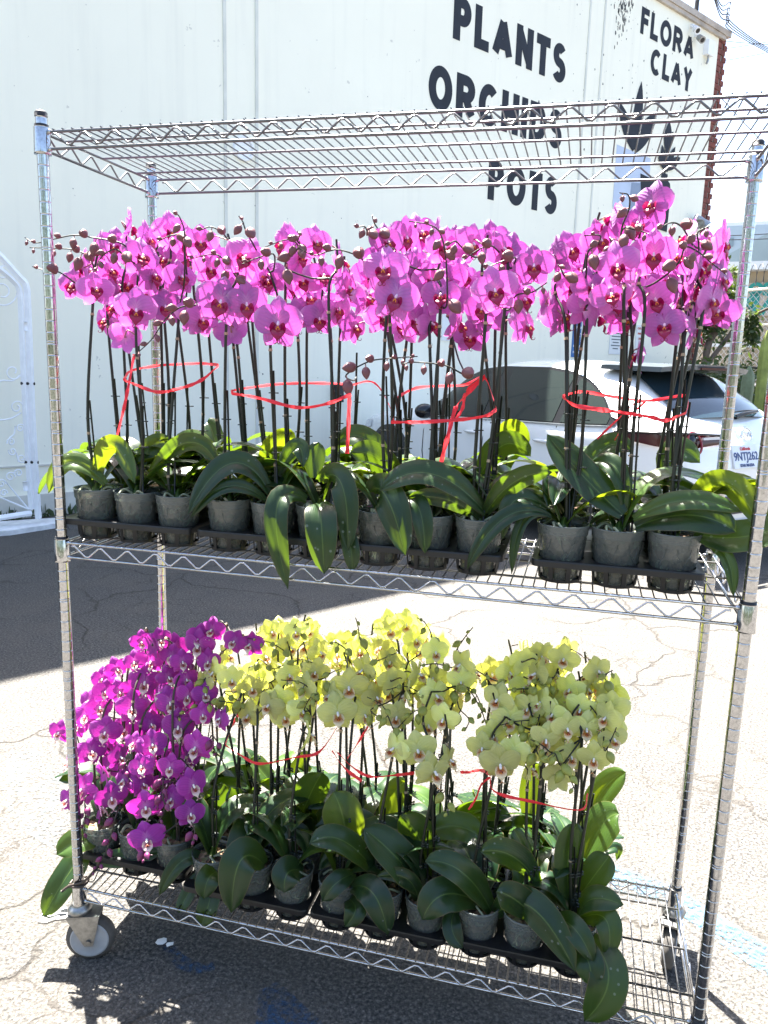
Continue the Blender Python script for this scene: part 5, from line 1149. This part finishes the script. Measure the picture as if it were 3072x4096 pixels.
fw, tp = house('far_building', 'low white building with a stepped roof far off by the brick corner', 'building', 1590, 486, 95, 5, 8, 'far_white')
b = MB()
for j in range(4): b.box((0, -.06, tp-1.2-j*2.), (4.4, .14, .6))
b.build('window', 'far_glass', fw)
fw, tp = house('far_building', 'grey gabled warehouse beyond the fence', 'warehouse', 1680, 585, 45, 9, 10, 'far_white')
b = MB(); b.prism([(-4.8, tp-.1), (4.8, tp-.1), (0, tp+2.6)], lambda a, z, o_: Vector((a, o_-.3, z)), 10.5); b.build('roof', 'far_roof', fw)
# iron railing, cactus, tree, shrubs
r0, r1 = dpt(1470, 900, 15.0), dpt(1800, 900, 12.5); r0.z = r1.z = 0; rv = (r1-r0); RL = rv.length; rv.normalize()
rail = thing('iron_railing', 'dark iron railing in front of the chain link fence', 'railing', r0)
for z in (.2, 1.72): b = MB(); b.tube([Vector((0, 0, z)), rv*RL+Vector((0, 0, z))], .025, 6); b.build('rail', 'dark_metal', rail)
for i in range(int(RL/.45)): b = MB(); b.tube([rv*(.45*i+.01), rv*(.45*i+.01)+Vector((0, 0, 1.75))], .012, 6); b.build('bar', 'dark_metal', rail)
def cactus(u, v_top, d_, r, mat, label, arms=()):
    c = dpt(u, 900, d_); h = dpt(u, v_top, d_).z; c.z = 0; t = thing('cactus', label, 'cactus', c, 'columnar cacti by the fence')
    for k_, (dx, z0, h_) in enumerate([(0, 0, h)]+list(arms)):
        b = MB(); P = []; n = 20; m_ = 14
        for i in range(m_):
            u_ = i/(m_-1); z = z0+(h_-z0)*u_; rr = r*(1 if u_ < .85 else math.sqrt(max(0.02, 1-((u_-.85)/.15)**2)))*(1+.08*math.sin(u_*9+k_)); ox = dx*min(1, u_*5)
            for j in range(n): a = 2*math.pi*j/n; q = rr*(1+.16*math.cos(6*a)); P.append((ox+q*math.cos(a), q*math.sin(a), z))
        b.grid(P, m_, n, 0, None, True, True); b.build('stem', mat, t)
cactus(1637, 715, 11.0, .065, 'cactus', 'tallest yellow green columnar cactus between the right posts', ((.17, .2, 1.45),))
cactus(1607, 790, 11.4, .075, 'cactus_grey', 'shorter grey green ribbed cactus just right of the rear post', ((-.17, .1, 1.0), (.17, .1, 1.15)))
cactus(1672, 830, 10.6, .07, 'cactus_grey', 'lowest ribbed cactus partly behind the front right post', ((.2, .1, .9),))
def foliage(b, c, rx, rz, n, sz):
    for q in range(n):
        d_ = Vector((rnd.gauss(0, .45)*rx, rnd.gauss(0, .45)*rx, rnd.gauss(0, .45)*rz)); p = Vector(c)+d_; a = Vector((rnd.uniform(-1, 1), rnd.uniform(-1, 1), rnd.uniform(-1.4, .2))).normalized()*sz*rnd.uniform(.6, 1.3); s_ = a.cross(Vector((rnd.uniform(-1, 1), rnd.uniform(-1, 1), .3))).normalized()*sz*.2
        b.add([p, p+a*.5+s_, p+a, p+a*.5-s_], [(0, 1, 2, 3)], None, 0, False)
tc = dpt(1502, 800, 15.5); tc.z = 0; tree = thing('tree', 'dark leafy tree with a thin trunk between the brick corner and the fence', 'tree', tc)
b = MB(); b.tube([(0, 0, 0), (.05, 0, 1.2), (.2, 0, 2.2), (.55, 0, 3.0)], [.10, .085, .07, .04], 10); b.tube([(.1, 0, 1.6), (.7, -.1, 2.6), (1.25, -.1, 2.9)], [.05, .04, .02], 8); b.build('trunk', 'tree_bark', tree)
b = MB()
for u, v, d_, rx, rz, n in ((1545, 640, 15.2, .35, .7, 420), (1575, 650, 15.2, .18, .6, 260), (1530, 700, 15.4, .35, .4, 260), (1626, 705, 15.0, .12, .38, 200)): foliage(b, dpt(u, v, d_)-tc, rx, rz, n, .17)
b.build('crown', 'tree_leaf', tree)
for i, (u, v, d_, rx, rz, lab) in enumerate(((1500, 795, 14.2, .7, .5, 'dark shrub right behind the rear window of the car'), (1560, 800, 13.2, .8, .5, 'dark shrub between the car and the cacti'), (1620, 860, 12.6, .8, .5, 'low shrub behind the cacti'))):
    c = dpt(u, 900, d_); c.z = 0; t = thing('shrub', lab, 'shrub', c); b = MB(); zc = max(.3, dpt(u, v, d_).z-.2); foliage(b, (0, 0, zc), rx, rz, 700, .12); foliage(b, (0, 0, zc*.45), rx, zc*.5, 500, .12); b.build('foliage', 'tree_leaf', t)
    b = MB()
    for q in range(5): b.tube([(rnd.uniform(-.1, .1), rnd.uniform(-.1, .1), 0), (rnd.uniform(-.4, .4), rnd.uniform(-.3, .3), zc)], .015, 6)
    b.build('stem', 'tree_bark', t)
# overhead lines
for i, (ua, va, ub, vb, d_, r) in enumerate(((1560, 72, 1700, 84, 26, .012), (1565, 92, 1700, 70, 30, .012), (1563, 118, 1700, 92, 30, .012), (1560, 195, 1700, 345, 24, .014), (1560, 340, 1700, 308, 40, .012), (1540, 498, 1720, 490, 32, .02), (1540, 506, 1720, 502, 32, .02))):
    a, c = dpt(ua, va, d_), dpt(ub, vb, d_+4); dv = c-a; pts = [a-dv*1.2+dv*3.4*k_/12+Vector((0, 0, -.25*math.sin(math.pi*k_/12))) for k_ in range(4, 13)]
    b = MB(); b.tube(pts, r, 5); o = b.build('overhead_cable', 'cable'); tag(o, 'thin overhead cable crossing the pale sky at the right edge', 'cable', 'overhead cables by the building corner')
# litter on the ground
for i, (u, v, mat, lab) in enumerate(((350, 2038, 'sign_white', 'larger white paper scrap on the shaded asphalt under the cart'), (366, 2044, 'sign_white', 'smaller white paper scrap on the shaded asphalt under the cart'), (1250, 1310, 'petal_pink', 'fallen pink petal on the asphalt behind the middle shelf'))):
    p = at_z(u, v, .003); b = MB(); n = 7; r = .016 if i == 0 else .011
    top = [Vector((r*rnd.uniform(.7, 1.2)*math.cos(6.283*q/n), r*rnd.uniform(.7, 1.2)*math.sin(6.283*q/n), .004+rnd.uniform(0, .006))) for q in range(n)]
    b.add([Vector((0, 0, .012))]+top, [(0, q+1, (q+1) % n+1) for q in range(n)], None, 0, False); o = b.build('litter', mat, None, p); tag(o, lab, 'litter')

# ------------------------------------------------------------------ unseen trees added behind the camera to darken chrome and glass reflections
b = MB()
for q in range(2600):
    x = rnd.uniform(-14, 16); h = 5.2+1.2*math.sin(x*.9)+.6*math.sin(x*2.3); z = h*rnd.random()**.8; p = Vector((x, -11+rnd.gauss(0, .5), z)); a = Vector((rnd.uniform(-1, 1), rnd.uniform(-.4, .4), rnd.uniform(-1, 1))).normalized()*rnd.uniform(.25, .6); c = a.cross(Vector((rnd.uniform(-.3, .3), 1, rnd.uniform(-.3, .3)))).normalized()*.18
    b.add([p, p+a*.5+c, p+a, p+a*.5-c], [(0, 1, 2, 3)], None, 0, False)
tag(b.build('added_treeline', 'tree_leaf'), 'row of dark trees added unseen behind the viewer to darken the reflections', 'trees', None, 'stuff')
